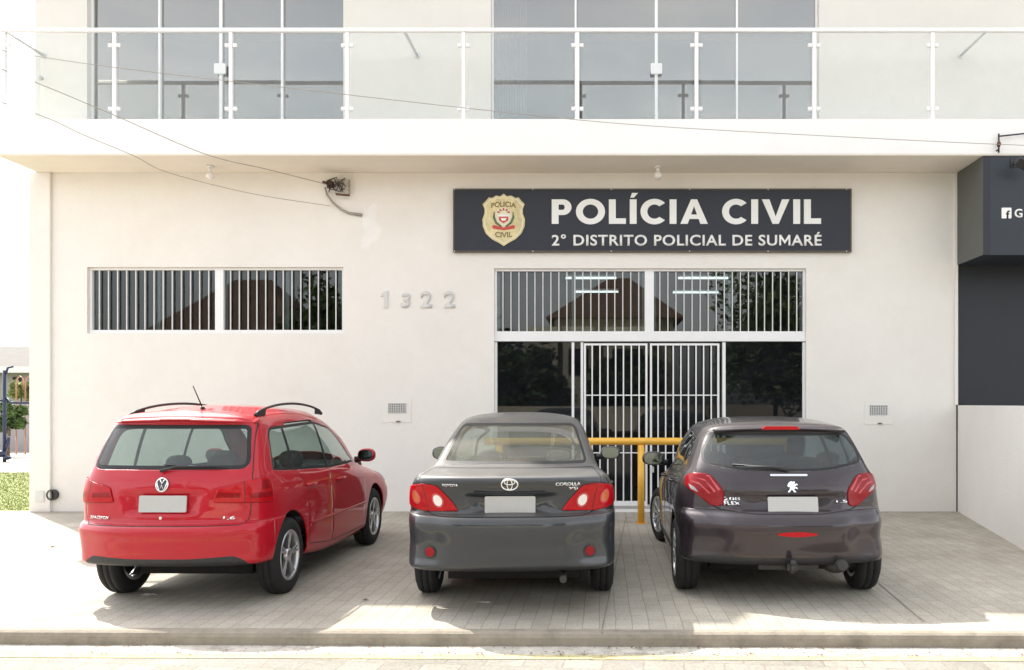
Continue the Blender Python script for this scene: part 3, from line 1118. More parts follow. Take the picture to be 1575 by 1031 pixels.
# meter covers
for i, (px, py, lab) in enumerate(((611, 628, 'small white meter cover with a dark grille above the grey sedan and left of it'),
                                   (1351, 631, 'small white meter cover with a dark grille on the wall right of the hatchback'))):
    mc = thing('meter_cover', lab, 'wall cover', (wx(px), YW, wz(py)), group='meter covers on the front wall')
    bm = BM()
    box(bm, -.21, .21, -.008, -.001, -.215, .15)
    obj('cover_plate', bm, M['stucco'], mc, bevel=.003)
    bm = BM()
    box(bm, -.135, .135, -.0085, -.0081, -.075, .075)
    g = obj('grille', bm, M['shop_side'], mc)
    bm = BM()
    for k in range(11): box(bm, -.131 + .0262 * k - .005, -.131 + .0262 * k + .005, -.0165, -.009, -.075, .075)
    for k in range(6): box(bm, -.135, .135, -.0155, -.0095, -.07 + .028 * k - .004, -.07 + .028 * k + .004)
    obj('grille_bars', bm, M['number'], g)
    bm = BM()
    box(bm, -.01, .045, -.03, -.009, -.205, -.19)
    obj('catch', bm, M['rust'], mc)

# soffit lamps
for px, py, lab in ((323, 266, 'round bare bulb lamp under the balcony over the barred left window'), (1012, 262, 'round bare bulb lamp under the balcony above the police sign')):
    D = 12.15
    x = (px - CX) / F * D
    lp = thing('ceiling_lamp', lab, 'lamp', (x, D, SOFF), group='bare bulb lamps under the balcony')
    bm = BM()
    tube(bm, [(0, 0, -.001), (0, 0, -.03)], .05, 16)
    tube(bm, [(0, 0, -.03), (0, 0, -.09)], .025, 12)
    obj('lamp_socket', bm, M['white_metal'], lp)
    bm = BM()
    bmesh.ops.create_uvsphere(bm, u_segments=16, v_segments=12, radius=.06)
    moved(bm, Matrix.Translation((0, 0, -.14)))
    obj('bulb', bm, M['lamp_white'], lp, smooth=True)

# electric service entry
el = thing('electric_bracket', 'rusty service bracket with cable tangle on the wall under the balcony', 'bracket', (wx(520), YW, wz(288)))
bm = BM()
box(bm, -.02, .18, -.09, -.002, -.12, .10)
obj('meter_box', bm, M['gutter'], el, bevel=.006)
bm = BM()
tube(bm, [(-.20, -.10, .05), (-.10, -.06, .03), (0, -.01, .0)], .022, 8)
box(bm, -.13, -.06, -.1, -.004, -.02, .07)
tube(bm, [(0, -.1, -.13), (.2, -.1, -.15)], .014, 8)
obj('iron_bracket', bm, M['rust'], el)
bm = BM()
rc = random.Random(5)
for k in range(7):
    p = [(-.16 + .02 * k, -.09, .04)]
    for j in range(5): p.append((-.12 + .06 * j + rc.uniform(-.03, .03), -.11 + rc.uniform(-.03, .02), rc.uniform(-.1, .12)))
    tube(bm, p, .007, 5)
obj('cable_tangle', bm, M['cable'], el)
bm = BM()
cp = [P(500, 288, YW - .06), P(503, 300, YW - .05), P(512, 312, YW - .04), P(524, 322, YW - .03), P(536, 328, YW - .025), P(557, 331, YW - .02)]
tube(bm, [q - Vector(el.location) for q in cp], [.012, .014, .016, .018, .02, .024], 8)
obj('drop_conduit', bm, M['cable_grey'], el)
# rough plaster patch
rc = random.Random(11)
for k, (px, py, rx, rz) in enumerate(((566, 338, .10, .17), (572, 356, .12, .20), (562, 374, .07, .12), (575, 322, .06, .08))):
    bm = BM()
    prism(bm, [(wx(px) + rx * rc.uniform(.75, 1.25) * math.cos(a * PI / 13), wz(py) + rz * rc.uniform(.75, 1.25) * math.sin(a * PI / 13)) for a in range(26)], front(YW - .0004), .0012 + .0007 * k)
    obj('plaster_patch', bm, M['patch'], station)

# overhead wires
def wire(pts, r, lab, m='cable_grey'):
    P3 = [P(*p) for p in pts]
    # smooth through the points
    out = []
    n = len(P3)
    for i in range(n - 1):
        p0, p1, p2, p3 = P3[max(i - 1, 0)], P3[i], P3[i + 1], P3[min(i + 2, n - 1)]
        for k in range(6):
            t = k / 6
            out.append(0.5 * ((2 * p1) + (p2 - p0) * t + (2 * p0 - 5 * p1 + 4 * p2 - p3) * t * t + (3 * p1 - p0 - 3 * p2 + p3) * t ** 3))
    out.append(P3[-1])
    bm = BM()
    tube(bm, out, r, 6)
    o = obj('overhead_wire', bm, M[m], smooth=True)
    tag(o, lab, 'wire')
    return o


wire([(-160, 50, 9.6), (65, 88, 10.3), (178, 104, 10.5), (336, 123, 10.7), (713, 166, 10.9), (962, 191, 11.1), (1227, 207, 11.3), (1531, 222, 11.5), (1700, 227, 11.6)], .0043, 'thin wire crossing the whole balcony down to the iron peg at the right')
wire([(-120, 60, 9.6), (55, 127, 10.2), (170, 175, 10.6), (315, 237, 11.2), (408, 260, 11.9), (500, 283, YW - .1)], .0056, 'upper service wire running from the left over the slab to the cable tangle')
wire([(-120, 120, 9.6), (55, 175, 10.2), (127, 207, 10.5), (206, 240, 10.8), (260, 266, 11.3), (387, 298, 12.0), (508, 317, YW - .05)], .0046, 'lower service wire running from the left below the cable tangle')

# iron peg holding the wire on the slab, right
pg = thing('wire_peg', 'dark iron peg with an insulator on the balcony edge at the right', 'bracket', (0, 0, 0))
bm = BM()
yb = YS - .06
xb = sx(1533)
tube(bm, [(xb, yb, sz(237)), (xb, yb, sz(208))], .012, 8)
tube(bm, [(xb, yb, sz(212)), (xb + .42, yb, sz(207)), (xb + 1.2, yb, sz(203))], .011, 8)
tube(bm, [(xb, yb + .055, sz(232)), (xb, yb, sz(232))], .012, 8)
obj('peg', bm, M['black'], pg)
bm = BM()
tube(bm, [(xb, yb, sz(228)), (xb, yb, sz(224)), (xb, yb, sz(220))], [.018, .032, .018], 10)
obj('insulator', bm, M['rust'], pg)

# drain and spout at the left corner
dp = thing('drain_pipe', 'black drain pipe mouth in the wall foot beside the left pilaster', 'pipe', (wx(83), YW, wz(761)))
bm = BM()
for r0, r1, y0, y1 in ((.08, .08, 0, -.05),):
    seg = 24
    a = [bm.verts.new((r0 * math.cos(2 * PI * k / seg), -.001, r0 * math.sin(2 * PI * k / seg))) for k in range(seg)]
    b = [bm.verts.new((r0 * math.cos(2 * PI * k / seg), -.06, r0 * math.sin(2 * PI * k / seg))) for k in range(seg)]
    c = [bm.verts.new((.062 * math.cos(2 * PI * k / seg), -.06, .062 * math.sin(2 * PI * k / seg))) for k in range(seg)]
    d = [bm.verts.new((.062 * math.cos(2 * PI * k / seg), -.002, .062 * math.sin(2 * PI * k / seg))) for k in range(seg)]
    for A, B in ((a, b), (b, c), (c, d)):
        for k in range(seg): bm.faces.new((A[k], A[(k + 1) % seg], B[(k + 1) % seg], B[k]))
    bm.faces.new(d)
obj('pipe_mouth', bm, M['pvc'], dp)
bm = BM()
box(bm, -.24, -.11, -.065, -.052, -.10, .06)
obj('inlet_plate', bm, M['number'], dp, bevel=.004)

# ------------------------------------------------------------------ inside: lamps over the waiting room
for px0, px1, py, D, lab in ((870, 948, 428, 14.6, 'lit fluorescent tube, upper left one seen through the transom window'),
                             (882, 951, 449, 16.2, 'lit fluorescent tube, lower left one seen through the transom window'),
                             (1043, 1120, 428, 14.6, 'lit fluorescent tube, upper right one seen through the transom window'),
                             (1035, 1105, 450, 16.2, 'lit fluorescent tube, lower right one seen through the transom window')):
    a, b = P(px0, py, D), P(px1, py, D)
    t = thing('fluorescent_lamp', lab, 'lamp', ((a.x + b.x) / 2, D, a.z), group='tube lamps inside the entrance hall')
    w = (b.x - a.x) / 2
    bm = BM()
    tube(bm, [(-w, 0, 0), (w, 0, 0)], .018, 10)
    obj('tube', bm, M['tube'], t)
    bm = BM()
    box(bm, -w, w, -.05, .05, .03, .06)
    for s in (-1, 1): box(bm, s * w * .6 - .004, s * w * .6 + .004, -.004, .004, .06, SOFF - a.z - .002)
    obj('batten', bm, M['white_metal'], t)

# ------------------------------------------------------------------ yellow guard rail
gr = thing('guard_rail', 'yellow tubular guard rail in front of the barred entrance', 'guard rail', (0, 0, 0))
GY = 2080 / (805 - 621)
zt = EYE + (CY - 679) / F * GY
bm = BM()
xa, xb = (745 - CX) / F * GY, (1235 - CX) / F * GY
tube(bm, [(xa, GY, zt), (xb, GY, zt)], .048, 16)
obj('rail', bm, M['yellow'], gr)
for px in (768, 986, 1212):
    x = (px - CX) / F * GY
    bm = BM()
    tube(bm, [(x, GY, 0.006), (x, GY, zt - .046)], .046, 16)
    p_ = obj('post', bm, M['yellow'], gr)
    bm = BM()
    tube(bm, [(x, GY, 0.001), (x, GY, .005)], .08, 16)
    obj('base_flange', bm, M['yellow'], p_)

# ------------------------------------------------------------------ neighbouring shop (right)
shop = thing('dark_shop', 'dark slate shopfront with a projecting fascia right of the police station', 'building', (XR + 3, YW, 0))
shop.location = (0, 0, 0)
zf = sz(392)
bm = BM()
box(bm, XR + .003, 14, YS + .012, YW + .02, zf, SOFF - .004)
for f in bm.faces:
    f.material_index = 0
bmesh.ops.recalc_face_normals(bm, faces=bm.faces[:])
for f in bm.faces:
    if f.normal.x < -.9: f.material_index = 1  # side face coloured lighter, standing in for the light it reflects
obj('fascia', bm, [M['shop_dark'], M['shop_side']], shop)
bm = BM()
box(bm, XR + .003, XR + .10, YS + .012 - .004, YS + .012 - .001, zf, SOFF - .004)
obj('fascia_trim', bm, M['signboard'], shop)
bm = BM()
box(bm, XR + .003, 14, YW + .022, YW + .2, -.1, SOFF - .004)
obj('shop_wall', bm, M['shop_glass'], shop)
bm = BM()
box(bm, XR + .004, XR + .035, YW - .01, YW + .02, 1.2, zf - .001)
obj('shop_window_frame', bm, M['black'], shop)
# its lettering
fl = thing('shop_lettering', 'white letter G and a social media f mark on the dark fascia', 'sign', (0, 0, 0))
fy_ = YS + .012
bm = BM()
sq = rounded([(sx(1541), sz(336)), (sx(1556), sz(336)), (sx(1556), sz(319.5)), (sx(1541), sz(319.5))], .012, 3)
prism(bm, sq, front(fy_ - .001), .006)
obj('square_mark', bm, M['sign_white'], fl)
tb = text_bm('f', None, sz(323) - sz(335.5), .002, weight=.03)
moved(tb, Matrix.Translation((sx(1550.5), fy_ - .0075, sz(330))))
obj('letter', tb, M['signboard'], fl)
tb = text_bm('GARAGEM'[0], None, sz(321) - sz(334.5), .006, weight=.02)
moved(tb, Matrix.Translation((sx(1567), fy_ - .001, sz(328))))
obj('letter', tb, M['sign_white'], fl)
# floodlight
fdl = thing('floodlight', 'black floodlight tilted down on the dark fascia', 'lamp', (sx(1560), fy_, sz(262)))
bm = BM()
box(bm, -.13, .13, -.10, .02, -.03, .03)
moved(bm, Matrix.Translation((0, -.22, -.02)) @ Matrix.Rotation(-.9, 4, 'X') @ Matrix.Rotation(.5, 4, 'Z'))
obj('lamp_head', bm, M['black'], fdl, bevel=.01)
bm = BM()
tube(bm, [(0, 0, .10), (0, -.12, .06), (0, -.2, 0)], .018, 8)
box(bm, -.05, .05, -.012, -.001, .04, .16)
obj('lamp_arm', bm, M['black'], fdl)

# low boundary wall at the right
bw = BM()
a = Vector((XR + .02, YW - .002, 0)); b = Vector((4.60 - .25, 9.2 - 1.25, 0))
d = (b - a).normalized(); nrm = Vector((-d.y, d.x, 0)) * .15
if nrm.x < 0: nrm = -nrm
for zz in (0,):
    vs = [bw.verts.new(p + Vector((0, 0, h))) for h in (-.05, 1.575) for p in (a, b, b + nrm, a + nrm)]
    for q in ((0, 1, 2, 3), (4, 5, 6, 7), (0, 1, 5, 4), (1, 2, 6, 5), (2, 3, 7, 6), (3, 0, 4, 7)): bw.faces.new([vs[i] for i in q])
o = obj('boundary_wall', bw, M['stucco'])
tag(o, 'low plain white wall running out from the right corner of the police station', 'wall')

# ================================================================== CARS
def hermite(pts, t, phantom0=None, phantom1=None):
    """chord-length Catmull-Rom through pts (n x 3), at parameters t in [0, n-1]"""
    pts = np.asarray(pts, float)
    n = len(pts)
    p0 = pts[0] * 2 - pts[1] if phantom0 is None else phantom0
    p1 = pts[-1] * 2 - pts[-2] if phantom1 is None else phantom1
    Q = np.vstack([p0, pts, p1])
    d = np.sqrt(((Q[1:] - Q[:-1]) ** 2).sum(1)) + 1e-6
    d = np.sqrt(d)                                   # centripetal
    out = []
    for tt in t:
        i = min(int(tt), n - 2)
        f = tt - i
        a, b, c = d[i], d[i + 1], d[i + 2]
        P0, P1, P2, P3 = Q[i], Q[i + 1], Q[i + 2], Q[i + 3]
        m1 = (P2 - P1) + b * ((P1 - P0) / a - (P2 - P0) / (a + b))
        m2 = (P2 - P1) + b * ((P3 - P2) / c - (P3 - P1) / (b + c))
        f2, f3 = f * f, f ** 3
        out.append((2 * f3 - 3 * f2 + 1) * P1 + (f3 - 2 * f2 + f) * m1 + (-2 * f3 + 3 * f2) * P2 + (f3 - f2) * m2)
    return np.array(out)


def ring(r):
    zr, zm, zf, yr, yf, wr, wm, wf, br, bf, rr, rf = r
    rr, rf = min(rr, wr * .6 + 1e-4), min(rf, wf * .6 + 1e-4)
    K = [(0, yr, zr), (.5 * wr, yr + .24 * br, zr), (wr - rr, yr + .8 * br, zr), (wr - .29 * rr, yr + br + .29 * rr, zr),
         (wr, yr + br + rr, zr)]
    ya, yb = yr + br + rr, yf - bf - rf
    for q in (.18, .36, .54, .72, .88):
        y = ya + (yb - ya) * q
        if q < .54: w = wr + (wm - wr) * (1 - (1 - q / .54) ** 2)
        else: w = wm + (wf - wm) * ((q - .54) / .46) ** 2.2
        z = zr + (zm - zr) * min(1, q / .40) if q < .54 else zm + (zf - zm) * max(0, (q - .54) / .46)
        K.append((w, y, z))
    K += [(wf, yb, zf), (wf - .29 * rf, yf - bf - .29 * rf, zf), (wf - rf, yf - .8 * bf, zf), (.5 * wf, yf - .24 * bf, zf), (0, yf, zf)]
    return np.array(K)


def body_mesh(rows, rsub=6, csub=8, dents=()):
    G = np.array([ring(r) for r in rows])            # rows x cols x 3
    nr, nc = G.shape[:2]
    tc = np.linspace(0, nc - 1, (nc - 1) * csub + 1)
    tr = np.linspace(0, nr - 1, (nr - 1) * rsub + 1)
    A = []
    for j in range(nr):
        ph0 = G[j, 1] * np.array([-1, 1, 1])
        ph1 = G[j, -2] * np.array([-1, 1, 1])
        A.append(hermite(G[j], tc, ph0, ph1))
    A = np.array(A)
    B = []
    for i in range(A.shape[1]):
        ph1 = A[-2, i] * np.array([-1, 1, 1])
        B.append(hermite(A[:, i], tr, None, ph1))
    B = np.array(B)                                   # cols x rows x 3
    B[0, :, 0] = 0
    B[-1, :, 0] = 0
    B[:, -1, 0] = 0
    def ramp(t): return t * t * (3 - 2 * t) if 0 < t < 1 else (0.0 if t <= 0 else 1.0)
    for (z0, z1, xb, xt, dep, ez, ex) in dents:            # pressed hollows in the tail, e.g. round the plate
        for i in range(B.shape[0]):
            for j in range(B.shape[1]):
                x, y, z = B[i, j]
                if y > .6: continue
                t = (z - z0) / (z1 - z0)
                xw = xb + (xt - xb) * min(1, max(0, t))
                B[i, j, 1] += dep * ramp((z - z0) / ez) * ramp((z1 - z) / ez) * ramp((xw - x) / ex)
    bm = BM()
    nC, nR = B.shape[:2]
    idx = {}

    def V(s, i, j):
        if i in (0, nC - 1) or j == nR - 1: s = 1
        if j == nR - 1: pass
        k = (s, i, j)
        if k not in idx:
            p = B[i, j]
            idx[k] = bm.verts.new((s * p[0], p[1], p[2]))
        return idx[k]
    for s in (1, -1):
        for i in range(nC - 1):
            for j in range(nR - 1):
                q = [V(s, i, j), V(s, i + 1, j), V(s, i + 1, j + 1), V(s, i, j + 1)]
                q = list(dict.fromkeys(q))
                if len(q) < 3: continue
                if s < 0: q = q[::-1]
                try: bm.faces.new(q)
                except ValueError: pass
    bmesh.ops.remove_doubles(bm, verts=bm.verts[:], dist=1e-5)
    bmesh.ops.recalc_face_normals(bm, faces=bm.faces[:])
    # outward?
    f = max(bm.faces, key=lambda f: f.calc_center_median().z)
    if f.normal.z < 0: bmesh.ops.reverse_faces(bm, faces=bm.faces[:])
    for f in bm.faces: f.smooth = True
    return bm


REAR = (Vector((1, 0, 0)), Vector((0, -1, 0)))
def SIDE(s): return (Vector((0, 1, 0)), Vector((s, 0, 0)))
def DIAG(s): return (Vector((s, 1, 0)), Vector((s, -1, 0)).normalized())
def TOP(): return (Vector((1, 0, 0)), Vector((0, 0, 1)))


def inside(poly, x, y):
    c = False
    n = len(poly)
    for i in range(n):
        x0, y0 = poly[i]
        x1, y1 = poly[i - 1]
        if (y0 > y) != (y1 > y) and x < (x1 - x0) * (y - y0) / (y1 - y0) + x0: c = not c
    return c


def cut(bm, poly, frame, filt=None, ev=Vector((0, 0, 1))):
    """cut the sheet along an outline seen along the frame's direction; returns the faces inside"""
    eu, dr = frame
    bm.normal_update()
    us = [p[0] for p in poly]; vs = [p[1] for p in poly]
    u0, u1, v0, v1 = min(us) - .03, max(us) + .03, min(vs) - .03, max(vs) + .03
    cand = []
    for f in bm.faces:
        if f.normal.dot(dr) < 0.02: continue
        c = f.calc_center_median()
        if filt and not filt(c): continue
        U = [v.co.dot(eu) for v in f.verts]; W = [v.co.dot(ev) for v in f.verts]
        if max(U) < u0 or min(U) > u1 or max(W) < v0 or min(W) > v1: continue
        cand.append(f)
    n = len(poly)
    for i in range(n):
        a, b = poly[i], poly[(i + 1) % n]
        nu, nv = b[1] - a[1], -(b[0] - a[0])
        l = math.hypot(nu, nv)
        if l < 1e-7: continue
        nu /= l; nv /= l
        N3 = eu * nu + ev * nv
        c = nu * a[0] + nv * a[1]
        co = N3 * (c / N3.length_squared)
        # only faces near this edge need cutting
        lo_u, hi_u = min(a[0], b[0]) - .025, max(a[0], b[0]) + .025
        lo_v, hi_v = min(a[1], b[1]) - .025, max(a[1], b[1]) + .025
        near, rest = [], []
        for f in cand:
            U = [v.co.dot(eu) for v in f.verts]; W = [v.co.dot(ev) for v in f.verts]
            (rest if (max(U) < lo_u or min(U) > hi_u or max(W) < lo_v or min(W) > hi_v) else near).append(f)
        if not near: continue
        geom = list({v for f in near for v in f.verts}) + list({e for f in near for e in f.edges}) + near
        r = bmesh.ops.bisect_plane(bm, geom=geom, dist=1e-5, plane_co=co, plane_no=N3)
        cand = rest + [g for g in r['geom'] if isinstance(g, bmesh.types.BMFace)]
    cand = [f for f in cand if f.is_valid]
    out = []
    for f in cand:
        c = f.calc_center_median()
        if inside(poly, c.dot(eu), c.dot(ev)): out.append(f)
    return out


def take(bm, faces):
    nb = BM()
    mp = {}
    for f in faces:
        vs = []
        for v in f.verts:
            if v not in mp: mp[v] = nb.verts.new(v.co)
            vs.append(mp[v])
        try:
            g = nb.faces.new(vs)
            g.smooth = True
            g.material_index = f.material_index
        except ValueError: pass
    nb.normal_update()
    bmesh.ops.delete(bm, geom=faces, context='FACES')
    return nb


def panel(bm, poly, frame, filt=None, gap=.004):
    """separate a panel, leaving a dark joint round it"""
    fs = cut(bm, poly, frame, filt)
    for f in fs: f.material_index = 1
    fs2 = cut(bm, offset(poly, gap), frame, filt)
    for f in fs2: f.material_index = 0
    return take(bm, fs2)


def solid(o, t, off=-1):
    md = o.modifiers.new('thickness', 'SOLIDIFY')
    md.thickness = t
    md.offset = off
    md.use_even_offset = False
    return o


def shell(name, bm, m, parent, t=.012, off=-1):
    bmesh.ops.remove_doubles(bm, verts=bm.verts[:], dist=.0008)
    bmesh.ops.dissolve_degenerate(bm, dist=.0005, edges=bm.edges[:])
    o = obj(name, bm, m, parent, recalc=False)
    for p in o.data.polygons: p.use_smooth = True
    solid(o, t, off)
    wn_ = o.modifiers.new('normals', 'WEIGHTED_NORMAL')     # small slivers along the cuts must not bend the shading
    wn_.mode = 'FACE_AREA'
    wn_.weight = 80
    return o


def keep_largest(bm):
    left, best = set(bm.faces), []
    while left:
        st = [left.pop()]
        comp = []
        while st:
            f = st.pop()
            comp.append(f)
            for e in f.edges:
                for g in e.link_faces:
                    if g in left:
                        left.remove(g)
                        st.append(g)
        if len(comp) > len(best): best = comp
    keep = set(best)
    bmesh.ops.delete(bm, geom=[f for f in bm.faces if f not in keep], context='FACES')


def circle(cx, cy, r, n=36, rz=None): return [(cx + r * math.cos(2 * PI * k / n), cy + (rz or r) * math.sin(2 * PI * k / n)) for k in range(n)]


def wheel(car, x, y, r, w, side, spokes, style, rimmat, steer=0.0):
    """tyre = part, rim and hub its sub-parts; side = +1 outer face towards +x"""
    R = r
    rim = r * .66
    prof = [(-w / 2 + .012, rim), (-w / 2, rim + .02), (-w / 2 - .004, (R + rim) / 2), (-w / 2 + .012, R - .018), (-w / 2 + .035, R - .003), (-.03, R), (-.029, R - .006), (-.023, R - .006), (-.022, R),
            (.022, R), (.023, R - .006), (.029, R - .006), (.03, R), (w / 2 - .035, R - .003), (w / 2 - .012, R - .018), (w / 2 + .004, (R + rim) / 2), (w / 2, rim + .02), (w / 2 - .012, rim)]
    bm = BM()
    lathe_x(bm, prof, 48)
    t = obj('wheel', bm, M['rubber'], car, smooth=True)
    t.location = (x, y, R - .004)
    t.rotation_euler = (0, 0, steer)
    bm = BM()
    lathe_x(bm, [(side * (w / 2 - .012), rim + .004), (side * (w / 2 - .002), rim - .004), (side * (w / 2 - .006), rim - .02), (side * (w / 2 - .03), rim - .028), (-side * (w / 2 - .02), rim - .03), (-side * (w / 2 - .012), rim + .004)], 48)
    xo = side * (w / 2 - .022)
    for k in range(spokes):
        a = 2 * PI * k / spokes + .2
        offs = (-.11, .11) if style == 'double' else (0,)
        for da in offs:
            wi = .020 if style == 'double' else .028
            a0, a1 = a + da * .4, a + da
            p0 = Vector((0, math.cos(a0), math.sin(a0))) * .045
            p1 = Vector((0, math.cos(a1), math.sin(a1))) * (rim - .02)
            d = (p1 - p0).normalized()
            nn = Vector((0, -d.z, d.y))
            vs = []
            for p, ww, dx in ((p0, wi * 1.1, 0), (p1, wi * .8, side * .012)):
                for s2 in (-1, 1):
                    for dep in (0, -.026 * side):
                        vs.append(bm.verts.new(p + nn * (ww / 1 * s2 * .55) + Vector((xo + dx + dep, 0, 0))))
            for q in ((0, 1, 3, 2), (4, 6, 7, 5), (0, 2, 6, 4), (1, 5, 7, 3), (0, 4, 5, 1), (2, 3, 7, 6)): bm.faces.new([vs[i] for i in q])
    o = obj('rim', bm, rimmat, t, bevel=.003)
    bm = BM()
    lathe_x(bm, [(xo + side * .012, 0.0001), (xo + side * .012, .035), (xo + side * .004, .055), (xo - side * .03, .058)], 24)
    obj('hub_cap', bm, rimmat, t, smooth=True)
    bm = BM()
    lathe_x(bm, [(xo - side * .05, .0001), (xo - side * .05, rim - .05), (xo - side * .065, rim - .05), (xo - side * .065, .0001)], 32)
    lathe_x(bm, [(xo - side * .075, .0001), (xo - side * .076, rim - .031)], 32)
    obj('brake_disc', bm, M['alloy_dark'], t)
    return t


def ellipsoid(bm, c, r, seg=16, pw=1.0):
    q = BM()
    bmesh.ops.create_uvsphere(q, u_segments=seg, v_segments=max(8, seg // 2), radius=1)
    for v in q.verts:
        s = [math.copysign(abs(k) ** pw, k) for k in v.co]
        v.co = Vector((s[0] * r[0] + c[0], s[1] * r[1] + c[1], s[2] * r[2] + c[2]))
    for f in q.faces: f.smooth = True
    merge(bm, q)


def seat(car, x, y, m, wide=.50, rear=False, zb=.34, hr=((0),)):
    """y = where the backrest starts; the seat looks towards +y"""
    bm = BM()
    box(bm, x - wide / 2, x + wide / 2, y, y + .50, zb, zb + .16)
    s = obj('seat', bm, m, car, bevel=.04)
    bm = BM()
    h = .60
    prism(bm, rounded([(x - wide / 2, zb + .10), (x + wide / 2, zb + .10), (x + wide / 2 - .03, zb + h), (x - wide / 2 + .03, zb + h)], .07, 5),
          lambda u, v, w: (u, y + .02 - w - (v - zb - .1) * .32, v), .11)
    obj('backrest', bm, m, s, bevel=.03)
    for hx in hr:
        bm = BM()
        ellipsoid(bm, (x + hx, y - .22, zb + h + .10), (.125, .055, .085), 16, .75)
        tube(bm, [(x + hx - .05, y - .20, zb + h - .03), (x + hx - .05, y - .215, zb + h + .06)], .008, 6)
        tube(bm, [(x + hx + .05, y - .20, zb + h - .03), (x + hx + .05, y - .215, zb + h + .06)], .008, 6)
        obj('headrest', bm, m, s)
    return s


def sill_arch(bm, s, yc, zc, r, x0, x1, a0=.02, a1=PI - .02, n=24):
    """wheel housing: half a drum"""
    prev = None
    for k in range(n + 1):
        a = a0 + (a1 - a0) * k / n
        q = [bm.verts.new((s * xx, yc + r * math.cos(a), zc + r * math.sin(a))) for xx in (x0, x1)]
        c = bm.verts.new((s * x0, yc, zc))
        if prev:
            bm.faces.new((prev[0], q[0], q[1], prev[1]))
            bm.faces.new((prev[0], c, q[0]))
        prev = q


def surf(bvh, x, z):
    h = bvh.ray_cast(Vector((x, -3, z)), Vector((0, 1, 0)))
    return h[0].y if h[0] else 0


def surf_side(bvh, s, y, z):
    h = bvh.ray_cast(Vector((s * 3, y, z)), Vector((-s, 0, 0)))
    return h[0].x if h[0] else s * .8


def rear_line(bvh, pts, r, dy=.001):
    bm = BM()
    P3 = []
    for i in range(len(pts) - 1):
        for k in range(6):
            t = k / 6
            P3.append((pts[i][0] * (1 - t) + pts[i + 1][0] * t, pts[i][1] * (1 - t) + pts[i + 1][1] * t))
    P3.append(pts[-1])
    tube(bm, [(x, surf(bvh, x, z) - dy, z) for x, z in P3], r, 6)
    return bm


def on_rear(bvh, poly, d, lift=.001, sub=None):
    """a flat badge or plate on the tail: follows the tail's slope at its centre"""
    cx = sum(p[0] for p in poly) / len(poly); cz = sum(p[1] for p in poly) / len(poly)
    y0, y1 = surf(bvh, cx, cz - .02), surf(bvh, cx, cz + .02)
    sl = (y1 - y0) / .04
    yc = (y0 + y1) / 2
    hx = max(p[0] for p in poly) - cx
    xl_ = (surf(bvh, cx + hx, cz) - surf(bvh, cx - hx, cz)) / (2 * hx) if abs(cx) > .3 else 0
    bm = BM()
    fn = lambda u, v, w: (u, yc + sl * (v - cz) + xl_ * (u - cx) - lift - w, v)
    prism(bm, poly, fn, d)
    return bm, fn


def rear_text(bvh, s, cx, cz, w, h, m, car, name='lettering', weight=.02, italic=0.0):
    tb = text_bm(s, w, h, .002, weight=weight)
    y0, y1 = surf(bvh, cx, cz - .02), surf(bvh, cx, cz + .02)
    sl = (y1 - y0) / .04
    xl, xr_ = surf(bvh, cx - .05, cz), surf(bvh, cx + .05, cz)
    sx_ = (xr_ - xl) / .1
    for v in tb.verts:
        v.co = Vector((cx + v.co.x + v.co.z * italic, (y0 + y1) / 2 + sl * v.co.z + sx_ * v.co.x + v.co.y - .0015, cz + v.co.z))
    return obj(name, tb, m, car)


def mirror_unit(car, s, x, y, z, m, hw=.115, hh=.075):
    """door mirror: painted shell, arm, glass facing the rear"""
    bm = BM()
    ellipsoid(bm, (s * (x + hw * .9), y + .05, z), (hw, .085, hh), 20, .80)
    for v in bm.verts:
        if v.co.y < y + .005: v.co.y = y + .005
    sh = obj('side_mirror', bm, m, car, recalc=True)
    bm = BM()
    prism(bm, [(s * (x + hw * .9) + hw * .82 * math.copysign(abs(math.cos(a)) ** .7, math.cos(a)), z + hh * .80 * math.copysign(abs(math.sin(a)) ** .7, math.sin(a))) for a in [2 * PI * k / 24 for k in range(24)]], lambda u, v, w: (u, y + .004 - w, v), .004)
    obj('mirror_glass', bm, M['mirror'], sh)
    bm = BM()
    tube(bm, [(s * (x - .05), y + .06, z - .05), (s * (x + .05), y + .06, z - .035)], [.035, .026], 8)
    obj('mirror_arm', bm, M['black'], sh)
    return sh


